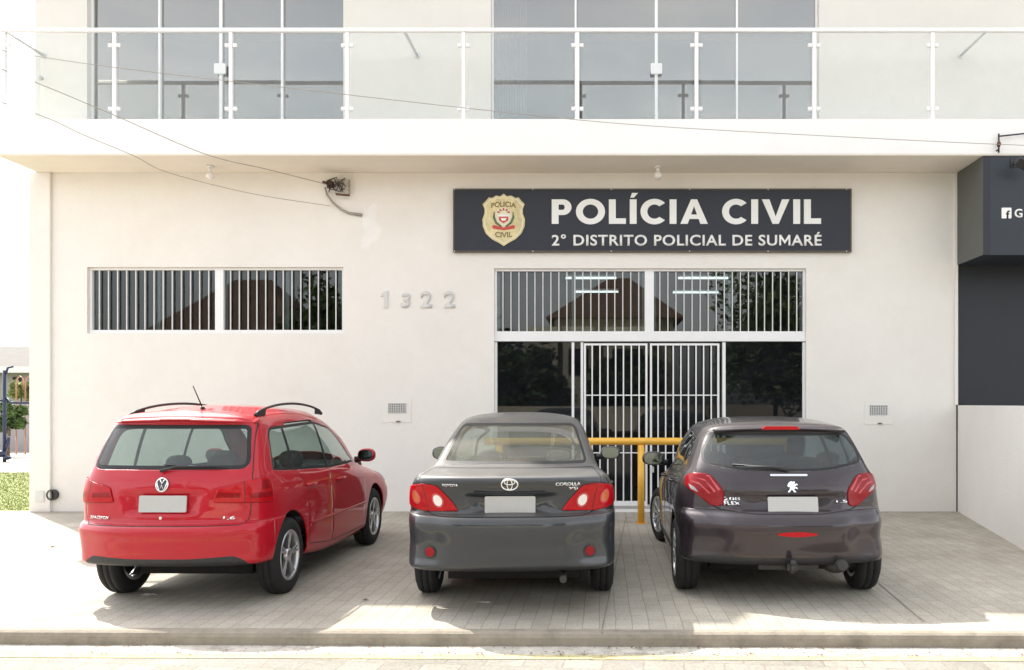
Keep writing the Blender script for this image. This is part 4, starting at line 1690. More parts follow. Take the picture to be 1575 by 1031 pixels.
def build_car(cfg):
    car = thing(cfg['name'], cfg['label'], 'car', cfg['loc'], cfg['rot'], 'cars parked in front of the police station')
    car.scale = (cfg.get('kx', 1), 1, cfg.get('kz', 1))
    rows = cfg['rows']
    pm = cfg['paint']
    bm = body_mesh(rows, dents=cfg.get('dents', ()))
    full = bm.copy()
    bvh = BVHTree.FromBMesh(full)
    R = cfg['R']; ax = cfg['axles']; Ln = cfg['L']
    mats = [pm, M['seam']]
    # wheel arches
    for s in (1, -1):
        for ya in ax:
            fs = cut(bm, circle(ya, R + .01, R + cfg.get('archgap', .045)), SIDE(s), lambda c: c.x * s > .35)
            bmesh.ops.delete(bm, geom=fs, context='FACES')
    # rear glass: a black ceramic border, then the pane
    rg = cfg['rear_glass']
    poly = rounded([(-x, z) + tuple(q) for x, z, *q in rg] + [(x, z) + tuple(q) for x, z, *q in rg[::-1]], .05, 6)
    lim = cfg['roofy']
    fs = cut(bm, poly, REAR, lambda c: c.y < lim)
    g = take(bm, fs)
    fs2 = cut(g, offset(poly, cfg.get('border', .022)), REAR)
    for f in g.faces: f.material_index = 1
    for f in fs2: f.material_index = 0
    shell('rear_window', g, [cfg['rglass'], M['seam']], car, .004)
    # side windows
    for s in (1, -1):
        for wpoly in cfg['side_windows']:
            poly = rounded(wpoly, .05, 5)
            fs = cut(bm, poly, SIDE(s), lambda c: c.x * s > .3)
            g = take(bm, fs)
            if not len(g.faces): continue
            fs2 = cut(g, offset(poly, cfg.get('wborder', .014)), SIDE(s))
            for f in g.faces: f.material_index = 1
            for f in fs2: f.material_index = 0
            shell('side_window', g, [cfg['sglass'], M['seam']], car, .004)
    # windscreen: seen from above
    ws = cfg['windscreen']
    poly = rounded([(-x, y) for x, y in ws] + [(x, y) for x, y in ws[::-1]], .08, 5)
    fs = cut(bm, poly, TOP(), lambda c: c.y > Ln * .4 and c.z > .85, ev=Vector((0, 1, 0)))
    g = take(bm, fs)
    if len(g.faces): shell('windscreen', g, cfg['sglass'], car, .004)
    # tail lamps
    for s in (1, -1):
        for lp in cfg['lamps']:
            poly = rounded(lp['poly'], lp.get('r', .03), 5)
            if lp['frame'] == 'rear':
                poly = [(s * x, z) for x, z in poly]
                fr = REAR
            else: fr = DIAG(s)
            fs = cut(bm, poly, fr, lambda c: c.x * s > .1 and c.y < .8)
            for f in fs: f.material_index = 1
            fs = cut(bm, offset(poly, .004), fr, lambda c: c.x * s > .1 and c.y < .8)
            g = take(bm, fs)
            if not len(g.faces): continue
            for f in g.faces: f.material_index = 0
            mi = 0
            for (pp, rr_, k_) in lp.get('zones', []):
                zp = rounded(pp, rr_, 5)
                if lp['frame'] == 'rear': zp = [(s * x, z) for x, z in zp]
                for f in cut(g, zp, fr): f.material_index = k_
            o = shell('tail_light', g, [M[k] for k in lp['mats']], car, .014, .35)
            lp.setdefault('objs', {})[s] = o
    # tailgate / boot lid, bumper
    tg = cfg['tailgate']
    poly = rounded([(-x, z) for x, z in tg] + [(x, z) for x, z in tg[::-1]], .05, 5)
    g = panel(bm, poly, REAR, lambda c: c.y < lim, .006)
    shell(cfg['gate_name'], g, mats, car, .012)
    bp = cfg['bumper']
    for nm, poly, side_ in (('rear_bumper', bp, 0), ):
        # bumper: everything below the line, in front of the rear arches
        zb = bp['z']; yb_ = bp['y']
        fs = [f for f in bm.faces if f.calc_center_median().y < yb_ + .3]
        r = bmesh.ops.bisect_plane(bm, geom=list({v for f in fs for v in f.verts}) + list({e for f in fs for e in f.edges}) + fs, plane_co=(0, 0, zb), plane_no=(0, 0, 1), dist=1e-5)
        fs = [q for q in r['geom'] if isinstance(q, bmesh.types.BMFace)]
        r = bmesh.ops.bisect_plane(bm, geom=list({v for f in fs for v in f.verts}) + list({e for f in fs for e in f.edges}) + fs, plane_co=(0, yb_, 0), plane_no=(0, 1, 0), dist=1e-5)
        fs = [q for q in r['geom'] if isinstance(q, bmesh.types.BMFace)]
        sel = [f for f in fs if f.calc_center_median().y < yb_ and f.calc_center_median().z < zb]
        g = take(bm, sel)
        # lower dark apron
        if bp.get('apron'):
            ap = rounded([(-x, z) for x, z in bp['apron']] + [(x, z) for x, z in bp['apron'][::-1]], .04, 4)
            for f in cut(g, ap, REAR): f.material_index = 2
        shell(nm, g, mats + [M['black']], car, .016)
    # front lamps before bonnet
    for s in (1, -1):
        hp = rounded(cfg['headlamp'], .05, 4)
        fs = cut(bm, hp, (Vector((s, -1, 0)), Vector((s, 1, 0)).normalized()), lambda c: c.x * s > .2 and c.y > Ln - 1.1)
        g = take(bm, fs)
        if len(g.faces): shell('headlight', g, M['lamp_white'], car, .01, .2)
    # doors
    for s in (1, -1):
        for i, dp_ in enumerate(cfg['doors']):
            g = panel(bm, rounded(dp_, .06, 5), SIDE(s), lambda c: c.x * s > .35, .006)
            if not len(g.faces): continue
            keep_largest(g)
            d = shell('door', g, mats, car, .012)
            hy, hz = cfg['handles'][i]
            hx = surf_side(bvh, s, hy, hz)
            b2 = BM()
            tube(b2, [(hx - s * .01, hy - .095, hz), (hx + s * .028, hy - .075, hz + .003), (hx + s * .034, hy, hz + .004), (hx + s * .028, hy + .075, hz + .003), (hx - s * .01, hy + .095, hz)], [.012, .013, .014, .013, .012], 10)
            obj('door_handle', b2, pm if cfg.get('painted_handles', True) else M['black'], d)
    # bonnet
    bp_ = cfg['bonnet']
    poly = rounded([(-x, y) for x, y in bp_] + [(x, y) for x, y in bp_[::-1]], .08, 4)
    fs = cut(bm, poly, TOP(), lambda c: c.y > Ln * .55, ev=Vector((0, 1, 0)))
    for f in fs: f.material_index = 1
    fs = cut(bm, offset(poly, .005), TOP(), lambda c: c.y > Ln * .55, ev=Vector((0, 1, 0)))
    for f in fs: f.material_index = 0
    g = take(bm, fs)
    if len(g.faces): shell('bonnet', g, mats, car, .012)
    shell('body', bm, mats, car, .014)
    full.free()
    # floor pan, wheel housings, cabin lining
    w = cfg['W'] / 2
    b2 = BM()
    box(b2, -w + .32, w - .32, .64, Ln - .3, .175, .301)
    box(b2, -w + .07, w - .07, ax[0] + R + .08, ax[1] - R - .08, .20, .298)
    box(b2, -w + .32, w - .32, .24, ax[0] + .3, .35, .60)         # boot floor and spare wheel well
    box(b2, -w + .30, w - .30, ax[1] - .40, Ln - .3, .302, .66)    # engine bay
    for s in (1, -1):
        for ya in ax: sill_arch(b2, s, ya, R, R + .045, w - .30, w - .075)
    obj('floor_pan', b2, M['under'], car)
    b2 = BM()
    tube(b2, [(-w + .2, ax[0], R), (w - .2, ax[0], R)], .035, 8)
    obj('rear_axle', b2, M['dark_steel'], car)
    # wheels
    for s in (1, -1):
        for i, ya in enumerate(ax):
            wheel(car, s * (w - cfg.get('inset', .115)), ya, R, cfg['tyre'], s, cfg['spokes'], cfg['style'], cfg['rim'], cfg.get('steer', 0) if i else 0)
    return car, bvh


def plate(car, bvh, cx, cz, w=.40, h=.125):
    bm, fn = on_rear(bvh, rounded([(cx - w / 2, cz - h / 2), (cx + w / 2, cz - h / 2), (cx + w / 2, cz + h / 2), (cx - w / 2, cz + h / 2)], .012, 3), .012, .012)
    obj('number_plate', bm, M['plate'], car)


def emb_ring(bm, fn, cx, cz, rx, rz, t, n=36, lift=.004):
    tube(bm, [fn(cx + rx * math.cos(2 * PI * k / n), cz + rz * math.sin(2 * PI * k / n), lift) for k in range(n + 1)], t, 6, caps=False)


def dash(car, y, w, z=.93):
    bm = BM()
    prism(bm, rounded([(y, z - .35), (y + .42, z - .35), (y + .46, z - .02), (y + .25, z + .03), (y + .05, z), (y - .03, z - .12)], .05, 4), lambda u, v, ww: (-w + ww, u, v), 2 * w)
    obj('dashboard', bm, M['black'], car)
    bm = BM()
    x = -.36
    n = 28
    tube(bm, [(x + .185 * math.cos(2 * PI * k / n), y - .16 - .185 * math.sin(2 * PI * k / n) * .35, z - .04 + .185 * math.sin(2 * PI * k / n) * .93) for k in range(n + 1)], .015, 8, caps=False)
    tube(bm, [(x - .17, y - .16, z - .04), (x, y - .13, z - .06), (x + .17, y - .16, z - .04)], .02, 8)
    tube(bm, [(x, y - .14, z - .06), (x, y + .02, z - .12)], .04, 8)
    obj('steering_wheel', bm, M['black'], car)


P_RED = paint('red_lacquer', (0.43, 0.004, 0.016), .0, .45, dust=.0, coat=.75, spec=.2)
P_GREY = paint('grey_lacquer', (0.026, 0.031, 0.038), .3, .38, dust=.36, coat=.8, spec=.35)
P_PLUM = paint('plum_lacquer', (0.026, 0.017, 0.023), .3, .38, dust=.14, coat=.8, spec=.35)

# ------------------------------------------------------------------ red estate car
wagon = dict(
    name='station_wagon', label='red estate car with black roof rails parked at the left', W=1.66, L=4.18, R=.315, tyre=.20, axles=(.76, 3.225),
    kx=.925, kz=1.018, dents=[(.725, .905, .30, .36, .022, .022, .06)], loc=(-3.40, 6.43, 0), rot=math.radians(-1.2), paint=P_RED, rglass=M['car_glass'], sglass=M['car_glass'], spokes=5, style='double', rim=M['alloy'], inset=.118,
    # z rear, z mid, z front, y rear, y front, half-widths rear / mid / front, bows, corner radii
    rows=[(.325, .20, .22, .15, 3.96, .765, .77, .66, .10, .15, .16, .2), (.355, .24, .26, .055, 4.06, .795, .81, .74, .11, .16, .17, .22),
          (.43, .34, .36, .035, 4.14, .808, .828, .78, .12, .16, .19, .25), (.52, .48, .48, .018, 4.18, .812, .832, .80, .12, .16, .20, .25),
          (.61, .60, .58, .0, 4.17, .812, .832, .80, .12, .16, .20, .25), (.652, .64, .61, .035, 4.16, .808, .832, .79, .12, .16, .19, .25),
          (.665, .66, .63, .075, 4.15, .80, .832, .785, .11, .16, .17, .25), (.76, .74, .68, .092, 4.11, .798, .828, .775, .10, .16, .16, .25),
          (.88, .85, .75, .105, 4.06, .79, .822, .755, .09, .2, .15, .28), (.99, .925, .81, .125, 3.95, .765, .80, .71, .09, .25, .13, .3),
          (1.055, .975, .94, .155, 3.32, .742, .77, .66, .085, .22, .11, .14), (1.25, 1.20, 1.20, .255, 2.96, .69, .705, .60, .075, .2, .10, .12),
          (1.40, 1.385, 1.39, .335, 2.52, .635, .635, .55, .07, .18, .10, .12), (1.452, 1.46, 1.455, .34, 2.30, .585, .59, .51, .06, .15, .10, .12),
          (1.482, 1.505, 1.49, .37, 2.18, .53, .53, .47, .06, .13, .10, .10), (1.505, 1.542, 1.52, .43, 2.08, .37, .37, .34, .04, .1, .08, .08),
          (1.515, 1.558, 1.532, .46, 2.02, .18, .18, .17, .02, .05, .05, .05), (1.518, 1.562, 1.535, .47, 2.0, 0, 0, 0, 0, 0, 0, 0)],
    rear_glass=[(.685, 1.065, .10), (.605, 1.405, .05)], border=.03, roofy=.75,
    side_windows=[[(.50, 1.035, .03), (.935, 1.005, .01), (.935, 1.385, .01), (.60, 1.375, .10)], [(.935, 1.005, .01), (1.755, .965, .01), (1.755, 1.405, .02), (.935, 1.385, .02)],
                  [(1.755, .962, .01), (2.78, .955, .02), (2.26, 1.335, .08), (1.755, 1.405, .02)]], wborder=.022,
    windscreen=[(.62, 3.16), (.50, 2.42)],
    lamps=[dict(frame='diag', poly=[(.535, .815), (1.215, .80), (1.20, .95), (1.10, 1.01), (.90, .985), (.60, .935)], r=.03,
                mats=['lamp_red', 'lamp_darkred', 'lamp_pink', 'seam'],
                zones=[([(.57, .855), (.80, .85), (.80, .885), (.60, .895)], .01, 1), ([(.90, .845), (1.19, .84), (1.19, .885), (.90, .885)], .015, 1),
                       ([(1.02, .90), (1.17, .90), (1.15, .975), (1.05, .975)], .02, 1), ([(.90, .815), (1.19, .81), (1.19, .83), (.90, .835)], .008, 0),
                       ([(.842, .80), (.850, .80), (.850, 1.0), (.842, 1.0)], .001, 3)])],
    tailgate=[(.655, .645), (.70, .69), (.712, .80), (.705, 1.03), (.632, 1.43), (.45, 1.443)], gate_name='tailgate',
    bumper=dict(z=.668, y=.405, apron=[(.66, .20), (.70, .36), (.60, .415), (.25, .40)]),
    headlamp=[(-3.55, .62), (-3.05, .66), (-2.90, .80), (-3.2, .82), (-3.55, .74)],
    doors=[[(1.14, .34), (1.755, .27), (1.755, 1.425), (1.0, 1.41), (.985, .98), (1.14, .80)], [(1.755, .27), (2.78, .27), (2.88, .90), (2.80, .97), (2.26, 1.37), (1.755, 1.425)]],
    handles=[(1.20, .86), (1.98, .845)], bonnet=[(.60, 3.32), (.55, 4.05)])
car, bvh = build_car(wagon)
w_objs = car
# spoiler lip over the rear glass
bm = BM()
pr = [(-.62, 1.43)] + [(-.5 + .1 * k, 1.452 - .012 * (abs(-.5 + .1 * k) / .5) ** 2) for k in range(11)] + [(.62, 1.43)]
prev = None
for x, z in pr:
    yy = surf(bvh, x, z - .01)
    q = [bm.verts.new(p) for p in ((x, yy + .05, z + .020), (x, yy - .045, z - .004), (x, yy - .045, z - .016), (x, yy + .03, z - .035))]
    if prev:
        for k in range(4): bm.faces.new((prev[k], prev[(k + 1) % 4], q[(k + 1) % 4], q[k]))
    else: bm.faces.new(q)
    prev = q
bm.faces.new(prev[::-1])
obj('spoiler', bm, P_RED, car, smooth=False, bevel=.004)
bm = BM()
box(bm, -.13, .13, surf(bvh, 0, 1.44) - .0485, surf(bvh, 0, 1.44) - .044, 1.437, 1.449)
obj('high_brake_light', bm, M['lamp_darkred'], car)
# roof rails
for s in (-1, 1):
    bm = BM()
    pts, rs = [], []
    n = 26
    for k in range(n + 1):
        t = k / n
        y = .58 + 1.62 * t
        x = s * (.565 - .03 * t)
        zz = 1.472 + .100 * math.sin(PI * t) ** .55
        pts.append((x, y, zz)); rs.append(.011 + .006 * (1 - min(1, math.sin(PI * t) * 4)))
    tube(bm, pts, rs, 8)
    for y0, y1 in ((.58, .82), (1.98, 2.2)):
        x0_ = s * (.565 - .03 * ((y0 + y1) / 2 - .58) / 1.62)
        if y0 < 1: pl = [(y0, 1.465), (y1 - .06, 1.475), (y1 - .04, 1.535), (y0 + .08, 1.512)]
        else: pl = [(y0 + .06, 1.47), (y1, 1.46), (y1 - .08, 1.505), (y0 + .06, 1.53)]
        prism(bm, pl, lambda u, v, w_: (x0_ - .011 + w_, u, v), .022)
    obj('roof_rail', bm, M['black'], car)
# aerial
bm = BM()
tube(bm, [(.07, .62, 1.52), (.07, .60, 1.55)], [.025, .012], 8)
tube(bm, [(.07, .60, 1.55), (.045, .50, 1.715)], [.006, .004], 6)
obj('aerial', bm, M['black'], car)
# wiper
bm = BM()
tube(bm, [(-.03, surf(bvh, -.03, 1.06) - .025, 1.058), (.10, surf(bvh, .1, 1.09) - .028, 1.09), (.42, surf(bvh, .42, 1.09) - .02, 1.088)], [.014, .009, .006], 8)
tube(bm, [(-.02, surf(bvh, 0, 1.105) - .014, 1.103), (.5, surf(bvh, .5, 1.083) - .014, 1.08)], .005, 6)
obj('wiper', bm, M['black'], car)
plate(car, bvh, .01, .81)
# round badge
bm, fn = on_rear(bvh, circle(0, .955, .052, 30), .008, .002)
obj('badge', bm, M['alloy_dark'], car)
bd = BM()
emb_ring(bd, fn, 0, .955, .050, .050, .006, lift=.009)
def strokes(bd, fn, segs, t=.0045, lift=.011):
    for s_ in segs: tube(bd, [fn(u, v, lift) for u, v in s_], t, 6)
strokes(bd, fn, [[(-.022, .999), (0, .962), (.022, .999)], [(-.045, .975), (-.021, .912), (0, .952), (.021, .912), (.045, .975)]], .0055)
obj('badge_emblem', bd, M['chrome'], car)
rear_text(bvh, 'SPACEFOX', -.55, .70, .19, .025, M['chrome'], car)
rear_text(bvh, '1.6', .55, .70, .09, .028, M['chrome'], car, italic=.2)
bm = BM()
lz = []
tube(bm, [(0, surf(bvh, 0, .705) - .006, .705), (0, surf(bvh, 0, .705), .705)], .012, 12)
obj('lock', bm, M['chrome'], car)
for s in (-1, 1): mirror_unit(car, s, .80, 2.62, 1.03, P_RED if s > 0 else P_RED, .10, .07)
seat(car, 0, 1.28, M['cloth'], 1.20, hr=(-.40, .0, .40))
for s in (-1, 1): seat(car, s * .36, 2.05, M['cloth'], .48)
dash(car, 2.85, .62)
bm = BM()
for s in (-1, 1): tube(bm, [(s * .70, .80, .86), (s * .69, 2.3, .86)], .03, 8)
box(bm, -.66, .66, .30, 1.05, .80, .82)
obj('parcel_shelf', bm, M['black'], car)
# side rubbing strip
for s in (-1, 1):
    bm = BM()
    pts = [(surf_side(bvh, s, y, .52) + s * .002, y, .52) for y in np.linspace(1.20, 2.80, 20)]
    tube(bm, pts, .011, 8)
    obj('side_moulding', bm, P_RED, car)

# ------------------------------------------------------------------ grey saloon
sedan = dict(
    name='sedan', label='dusty dark grey saloon car parked in the middle facing the wall', W=1.76, L=4.50, R=.315, tyre=.185, axles=(.98, 3.56),
    kx=.955, dents=[(.765, .918, .28, .37, .035, .018, .07)], loc=(-.685, 6.27, 0), rot=math.radians(2.6), paint=P_GREY, rglass=M['car_glass_dusty'], sglass=M['car_glass'], spokes=5, style='single', rim=M['alloy'], inset=.115,
    rows=[(.325, .19, .20, .15, 4.30, .81, .81, .70, .08, .15, .18, .2), (.355, .24, .26, .065, 4.42, .835, .86, .80, .10, .16, .20, .22),
          (.43, .34, .36, .045, 4.48, .845, .872, .83, .12, .16, .24, .25), (.53, .50, .50, .028, 4.50, .84, .88, .84, .13, .16, .26, .25),
          (.68, .66, .60, .0, 4.49, .845, .88, .84, .13, .16, .26, .25), (.742, .73, .66, .022, 4.46, .842, .88, .84, .13, .16, .25, .25),
          (.775, .76, .69, .10, 4.44, .838, .879, .83, .12, .16, .22, .25), (.86, .83, .74, .11, 4.40, .832, .874, .82, .10, .18, .18, .25),
          (.95, .895, .79, .085, 4.30, .815, .862, .79, .09, .22, .17, .28), (1.015, .93, .83, .06, 4.15, .785, .84, .75, .09, .25, .16, .3),
          (1.045, .955, .87, .075, 3.95, .762, .815, .72, .09, .28, .15, .3), (1.062, .975, .92, .16, 3.60, .735, .79, .69, .09, .25, .14, .2),
          (1.095, 1.01, .98, .56, 3.32, .70, .765, .66, .10, .2, .13, .14), (1.25, 1.22, 1.22, .93, 2.95, .645, .69, .60, .09, .2, .12, .12),
          (1.39, 1.385, 1.38, 1.28, 2.56, .585, .615, .55, .08, .18, .12, .12), (1.442, 1.445, 1.435, 1.44, 2.36, .545, .565, .51, .07, .15, .11, .12),
          (1.468, 1.478, 1.465, 1.54, 2.26, .48, .49, .45, .06, .12, .1, .1), (1.49, 1.505, 1.487, 1.64, 2.16, .33, .335, .31, .04, .08, .07, .07),
          (1.498, 1.516, 1.495, 1.68, 2.12, .16, .165, .15, .02, .04, .04, .04), (1.50, 1.518, 1.497, 1.70, 2.1, 0, 0, 0, 0, 0, 0, 0)],
    rear_glass=[(.635, 1.108, .06), (.535, 1.425, .07)], border=.02, roofy=1.9,
    side_windows=[[(1.22, 1.03, .03), (1.50, 1.02, .01), (1.50, 1.30, .01), (1.45, 1.28, .05)], [(1.53, 1.02, .02), (2.22, .985, .02), (2.22, 1.40, .03), (1.72, 1.39, .10), (1.53, 1.31, .02)],
                  [(2.29, .98, .02), (3.12, .965, .02), (2.62, 1.33, .08), (2.29, 1.40, .04)]],
    windscreen=[(.62, 3.26), (.50, 2.46)],
    lamps=[dict(frame='diag', poly=[(.535, .785, .02), (.90, .775), (1.27, .825, .02), (1.25, .955, .02), (.86, 1.0, .03), (.70, .985, .03)], r=.03,
                mats=['lamp_red', 'lamp_white', 'lamp_amber', 'seam', 'lamp_pink'],
                zones=[(circle(.735, .868, .058, 24), 0, 4), (circle(.735, .868, .044, 24), 0, 1), (circle(.985, .890, .060, 24, .055), 0, 4), (circle(.985, .890, .045, 24, .042), 0, 2), ([(.858, .76), (.866, .76), (.856, 1.01), (.848, 1.01)], .001, 3)])],
    tailgate=[(.60, .748), (.70, .79), (.735, .90), (.725, 1.05), (.672, 1.088)], gate_name='boot_lid',
    bumper=dict(z=.758, y=.60, apron=[(.70, .20), (.74, .345), (.60, .365)]),
    headlamp=[(-3.80, .62), (-3.35, .66), (-3.2, .80), (-3.4, .82), (-3.80, .74)],
    doors=[[(1.52, .40), (1.58, .27), (2.255, .27), (2.255, 1.42), (1.72, 1.415), (1.49, 1.32), (1.36, 1.0), (1.36, .72)], [(2.255, .27), (3.20, .27), (3.26, .90), (3.14, .985), (2.62, 1.37), (2.255, 1.42)]],
    handles=[(1.62, .86), (2.48, .85)], bonnet=[(.62, 3.50), (.60, 4.38)])
car, bvh = build_car(sedan)
plate(car, bvh, 0, .835, .40, .128)
# pressed plate recess: two slanted edges, chrome-less grip bar above
bm, fn = on_rear(bvh, rounded([(-.30, .915), (.30, .915), (.28, .935), (-.28, .935)], .006, 2), .020, -.004)
obj('boot_grip', bm, P_GREY, car, bevel=.004)
# three-oval badge
bm, fn = on_rear(bvh, [(0.066 * math.cos(2 * PI * k / 30), .992 + .044 * math.sin(2 * PI * k / 30)) for k in range(30)], .003, -.002)
obj('badge', bm, M['alloy_dark'], car)
bd = BM()
emb_ring(bd, fn, 0, .992, .064, .042, .0075)
emb_ring(bd, fn, 0, .992, .020, .038, .0055, lift=.006)
emb_ring(bd, fn, 0, 1.010, .042, .018, .0055, lift=.006)
obj('badge_emblem', bd, M['chrome'], car)
rear_text(bvh, 'COROLLA', .46, .992, .20, .026, M['chrome'], car, weight=.03)
rear_text(bvh, 'XEi', .50, .958, .075, .022, M['chrome'], car)
rear_text(bvh, 'TOYOTA', -.47, .985, .13, .022, M['chrome'], car, weight=.03)
for s in (-1, 1):
    x = s * .635
    bm, fn = on_rear(bvh, circle(x, .475, .050, 24), .010, -.004)
    o = obj('fog_lamp_bezel', bm, M['black'], car)
    bm, fn = on_rear(bvh, circle(x, .478, .038, 24), .015, -.004)
    obj('rear_reflector', bm, M['lamp_darkred'], car, bevel=.004)
    mirror_unit(car, s, .86, 2.98, 1.06, P_GREY, .115, .072)
seat(car, 0, 1.75, M['cloth_light'], 1.30, hr=(-.38, .38))
for s in (-1, 1): seat(car, s * .37, 2.62, M['cloth_light'], .50)
dash(car, 3.0, .66, .95)
bm = BM()
box(bm, -.62, .62, .80, 1.62, 1.03, 1.05)
obj('parcel_shelf', bm, M['cloth'], car)
bm = BM()
tube(bm, [(.42, .10, .27), (.42, .5, .27)], .028, 12)
obj('exhaust_pipe', bm, M['dark_steel'], car)
bm = BM()
for s in (-1, 1): box(bm, s * .40 - .05, s * .40 + .05, 1.1, 1.12, 1.065, 1.08)
box(bm, -.12, .12, .93, 1.02, 1.075, 1.11)
obj('high_brake_light', bm, M['lamp_darkred'], car)
# ------------------------------------------------------------------ plum hatchback
hatch = dict(
    name='hatchback', label='dark plum hatchback with a towing hitch parked at the right', W=1.74, L=3.96, R=.315, tyre=.20, axles=(.70, 3.238),
    kx=1.0, dents=[(.735, .875, .40, .50, .028, .018, .06)], loc=(1.485, 6.65, 0), rot=math.radians(-.3), paint=P_PLUM, rglass=M['car_glass_dark'], sglass=M['car_glass_dark'], spokes=9, style='double', rim=M['alloy'], inset=.112, steer=math.radians(14),
    rows=[(.30, .20, .22, .15, 3.74, .80, .84, .66, .12, .15, .20, .2), (.335, .25, .26, .07, 3.86, .838, .84, .76, .12, .16, .20, .22),
          (.42, .34, .36, .05, 3.92, .852, .862, .80, .13, .18, .24, .28), (.52, .48, .48, .022, 3.95, .845, .868, .82, .14, .2, .28, .3),
          (.63, .60, .58, .0, 3.94, .852, .870, .82, .15, .2, .28, .3), (.69, .67, .64, .03, 3.92, .850, .870, .82, .15, .2, .27, .3),
          (.735, .71, .68, .075, 3.90, .845, .868, .81, .15, .2, .26, .3), (.80, .78, .72, .095, 3.86, .838, .864, .80, .14, .22, .25, .3),
          (.92, .87, .78, .115, 3.80, .815, .85, .77, .13, .25, .23, .32), (1.01, .925, .84, .145, 3.68, .782, .825, .72, .12, .28, .20, .34),
          (1.07, .985, .95, .175, 3.14, .742, .785, .66, .11, .24, .17, .16), (1.20, 1.18, 1.17, .27, 2.82, .69, .72, .61, .10, .2, .15, .14),
          (1.33, 1.33, 1.32, .375, 2.48, .635, .65, .56, .09, .18, .14, .12), (1.385, 1.40, 1.39, .385, 2.26, .585, .60, .52, .08, .15, .13, .12),
          (1.412, 1.435, 1.42, .41, 2.14, .53, .535, .47, .07, .13, .12, .10), (1.438, 1.468, 1.45, .50, 2.05, .37, .37, .34, .05, .1, .08, .08),
          (1.447, 1.480, 1.46, .55, 2.0, .18, .18, .17, .03, .05, .05, .05), (1.45, 1.483, 1.462, .57, 1.98, 0, 0, 0, 0, 0, 0, 0)],
    rear_glass=[(.34, 1.055, .20), (.655, 1.115, .16), (.655, 1.21, .08), (.565, 1.355, .05)], border=.02, roofy=.8,
    side_windows=[[(.62, 1.15, .04), (.98, 1.055, .02), (.98, 1.345, .02), (.70, 1.31, .06)], [(1.02, 1.04, .02), (1.66, .99, .02), (1.66, 1.375, .02), (1.02, 1.345, .03)],
                  [(1.73, .985, .02), (2.58, .97, .02), (2.14, 1.30, .08), (1.73, 1.375, .04)]],
    windscreen=[(.60, 3.04), (.50, 2.36)],
    lamps=[dict(frame='diag', poly=[(.655, .775, .04), (.79, .765, .04), (.98, .86, .05), (1.17, .92, .03), (1.20, 1.0, .05), (1.05, 1.035, .06), (.85, 1.03, .07), (.66, .90, .06)], r=.04,
                mats=['lamp_darkred', 'lamp_red', 'lamp_pink', 'seam', 'steel'],
                zones=[([(.705, .905), (.728, .895), (.85, 1.0), (.90, 1.01), (.86, 1.015)], .006, 2), ([(.755, .89), (.775, .88), (.88, .965), (1.0, .99), (.90, .982)], .006, 2), ([(.815, .875), (.835, .868), (.94, .935), (1.08, .965), (.96, .955)], .006, 2),
                       ([(.67, .79), (.79, .78), (.80, .85), (.69, .88)], .03, 0), ([(.95, .875), (1.05, .90), (1.10, .94), (1.0, .915)], .02, 4)])],
    tailgate=[(.25, .715), (.55, .745), (.715, .86), (.715, 1.06), (.655, 1.26), (.60, 1.372)], gate_name='tailgate',
    bumper=dict(z=.74, y=.36, apron=[(.72, .20), (.76, .365), (.60, .385), (.30, .375)]),
    headlamp=[(-3.30, .62), (-2.75, .66), (-2.6, .80), (-2.9, .82), (-3.30, .74)],
    doors=[[(1.06, .36), (1.695, .28), (1.695, 1.395), (1.0, 1.37), (.98, 1.0), (1.06, .8)], [(1.695, .28), (2.66, .28), (2.72, .90), (2.60, .99), (2.14, 1.33), (1.695, 1.395)]],
    handles=[(1.12, .90), (1.90, .88)], bonnet=[(.60, 3.12), (.50, 3.80)])
car, bvh = build_car(hatch)
plate(car, bvh, .045, .795, .40, .118)
bm, fn = on_rear(bvh, rounded([(-.13, 1.018), (.17, 1.018), (.17, 1.034), (-.13, 1.034)], .007, 3), .010, .001)
obj('chrome_strip', bm, M['chrome'], car)
# standing beast badge
bm, fn = on_rear(bvh, [(.045 + x * .045, .935 + z * .045) for x, z in ((-.95, .15), (-.75, .62), (-.35, .95), (.15, .85), (.30, .98), (.45, .70), (.25, .45), (.75, .55), (.95, .30), (.55, .22), (.35, .05), (.80, -.15), (.85, -.45), (.45, -.25), (.20, -.45), (.60, -.95), (.20, -.95), (-.10, -.55), (-.30, -.55), (-.60, -.98), (-.95, -.95), (-.55, -.45), (-.45, -.05), (-.75, -.05))], .007, .002)
obj('badge', bm, M['chrome'], car)
rear_text(bvh, '208', -.435, .835, .13, .028, M['chrome'], car)
rear_text(bvh, 'FLEX', -.435, .80, .13, .028, M['chrome'], car, weight=.03)
rear_text(bvh, '1.5', .445, .815, .09, .022, M['chrome'], car)
bm = BM()
yy = surf(bvh, 0, .575)
prism(bm, [(.06 + .16 * math.copysign(abs(math.cos(a)) ** 1.3, math.cos(a)), .568 + .020 * math.sin(a)) for a in [2 * PI * k / 28 for k in range(28)]], lambda u, v, w: (u, surf(bvh, u, .568) + .004 - w, v), .010)
obj('rear_reflector', bm, M['lamp_red'], car)
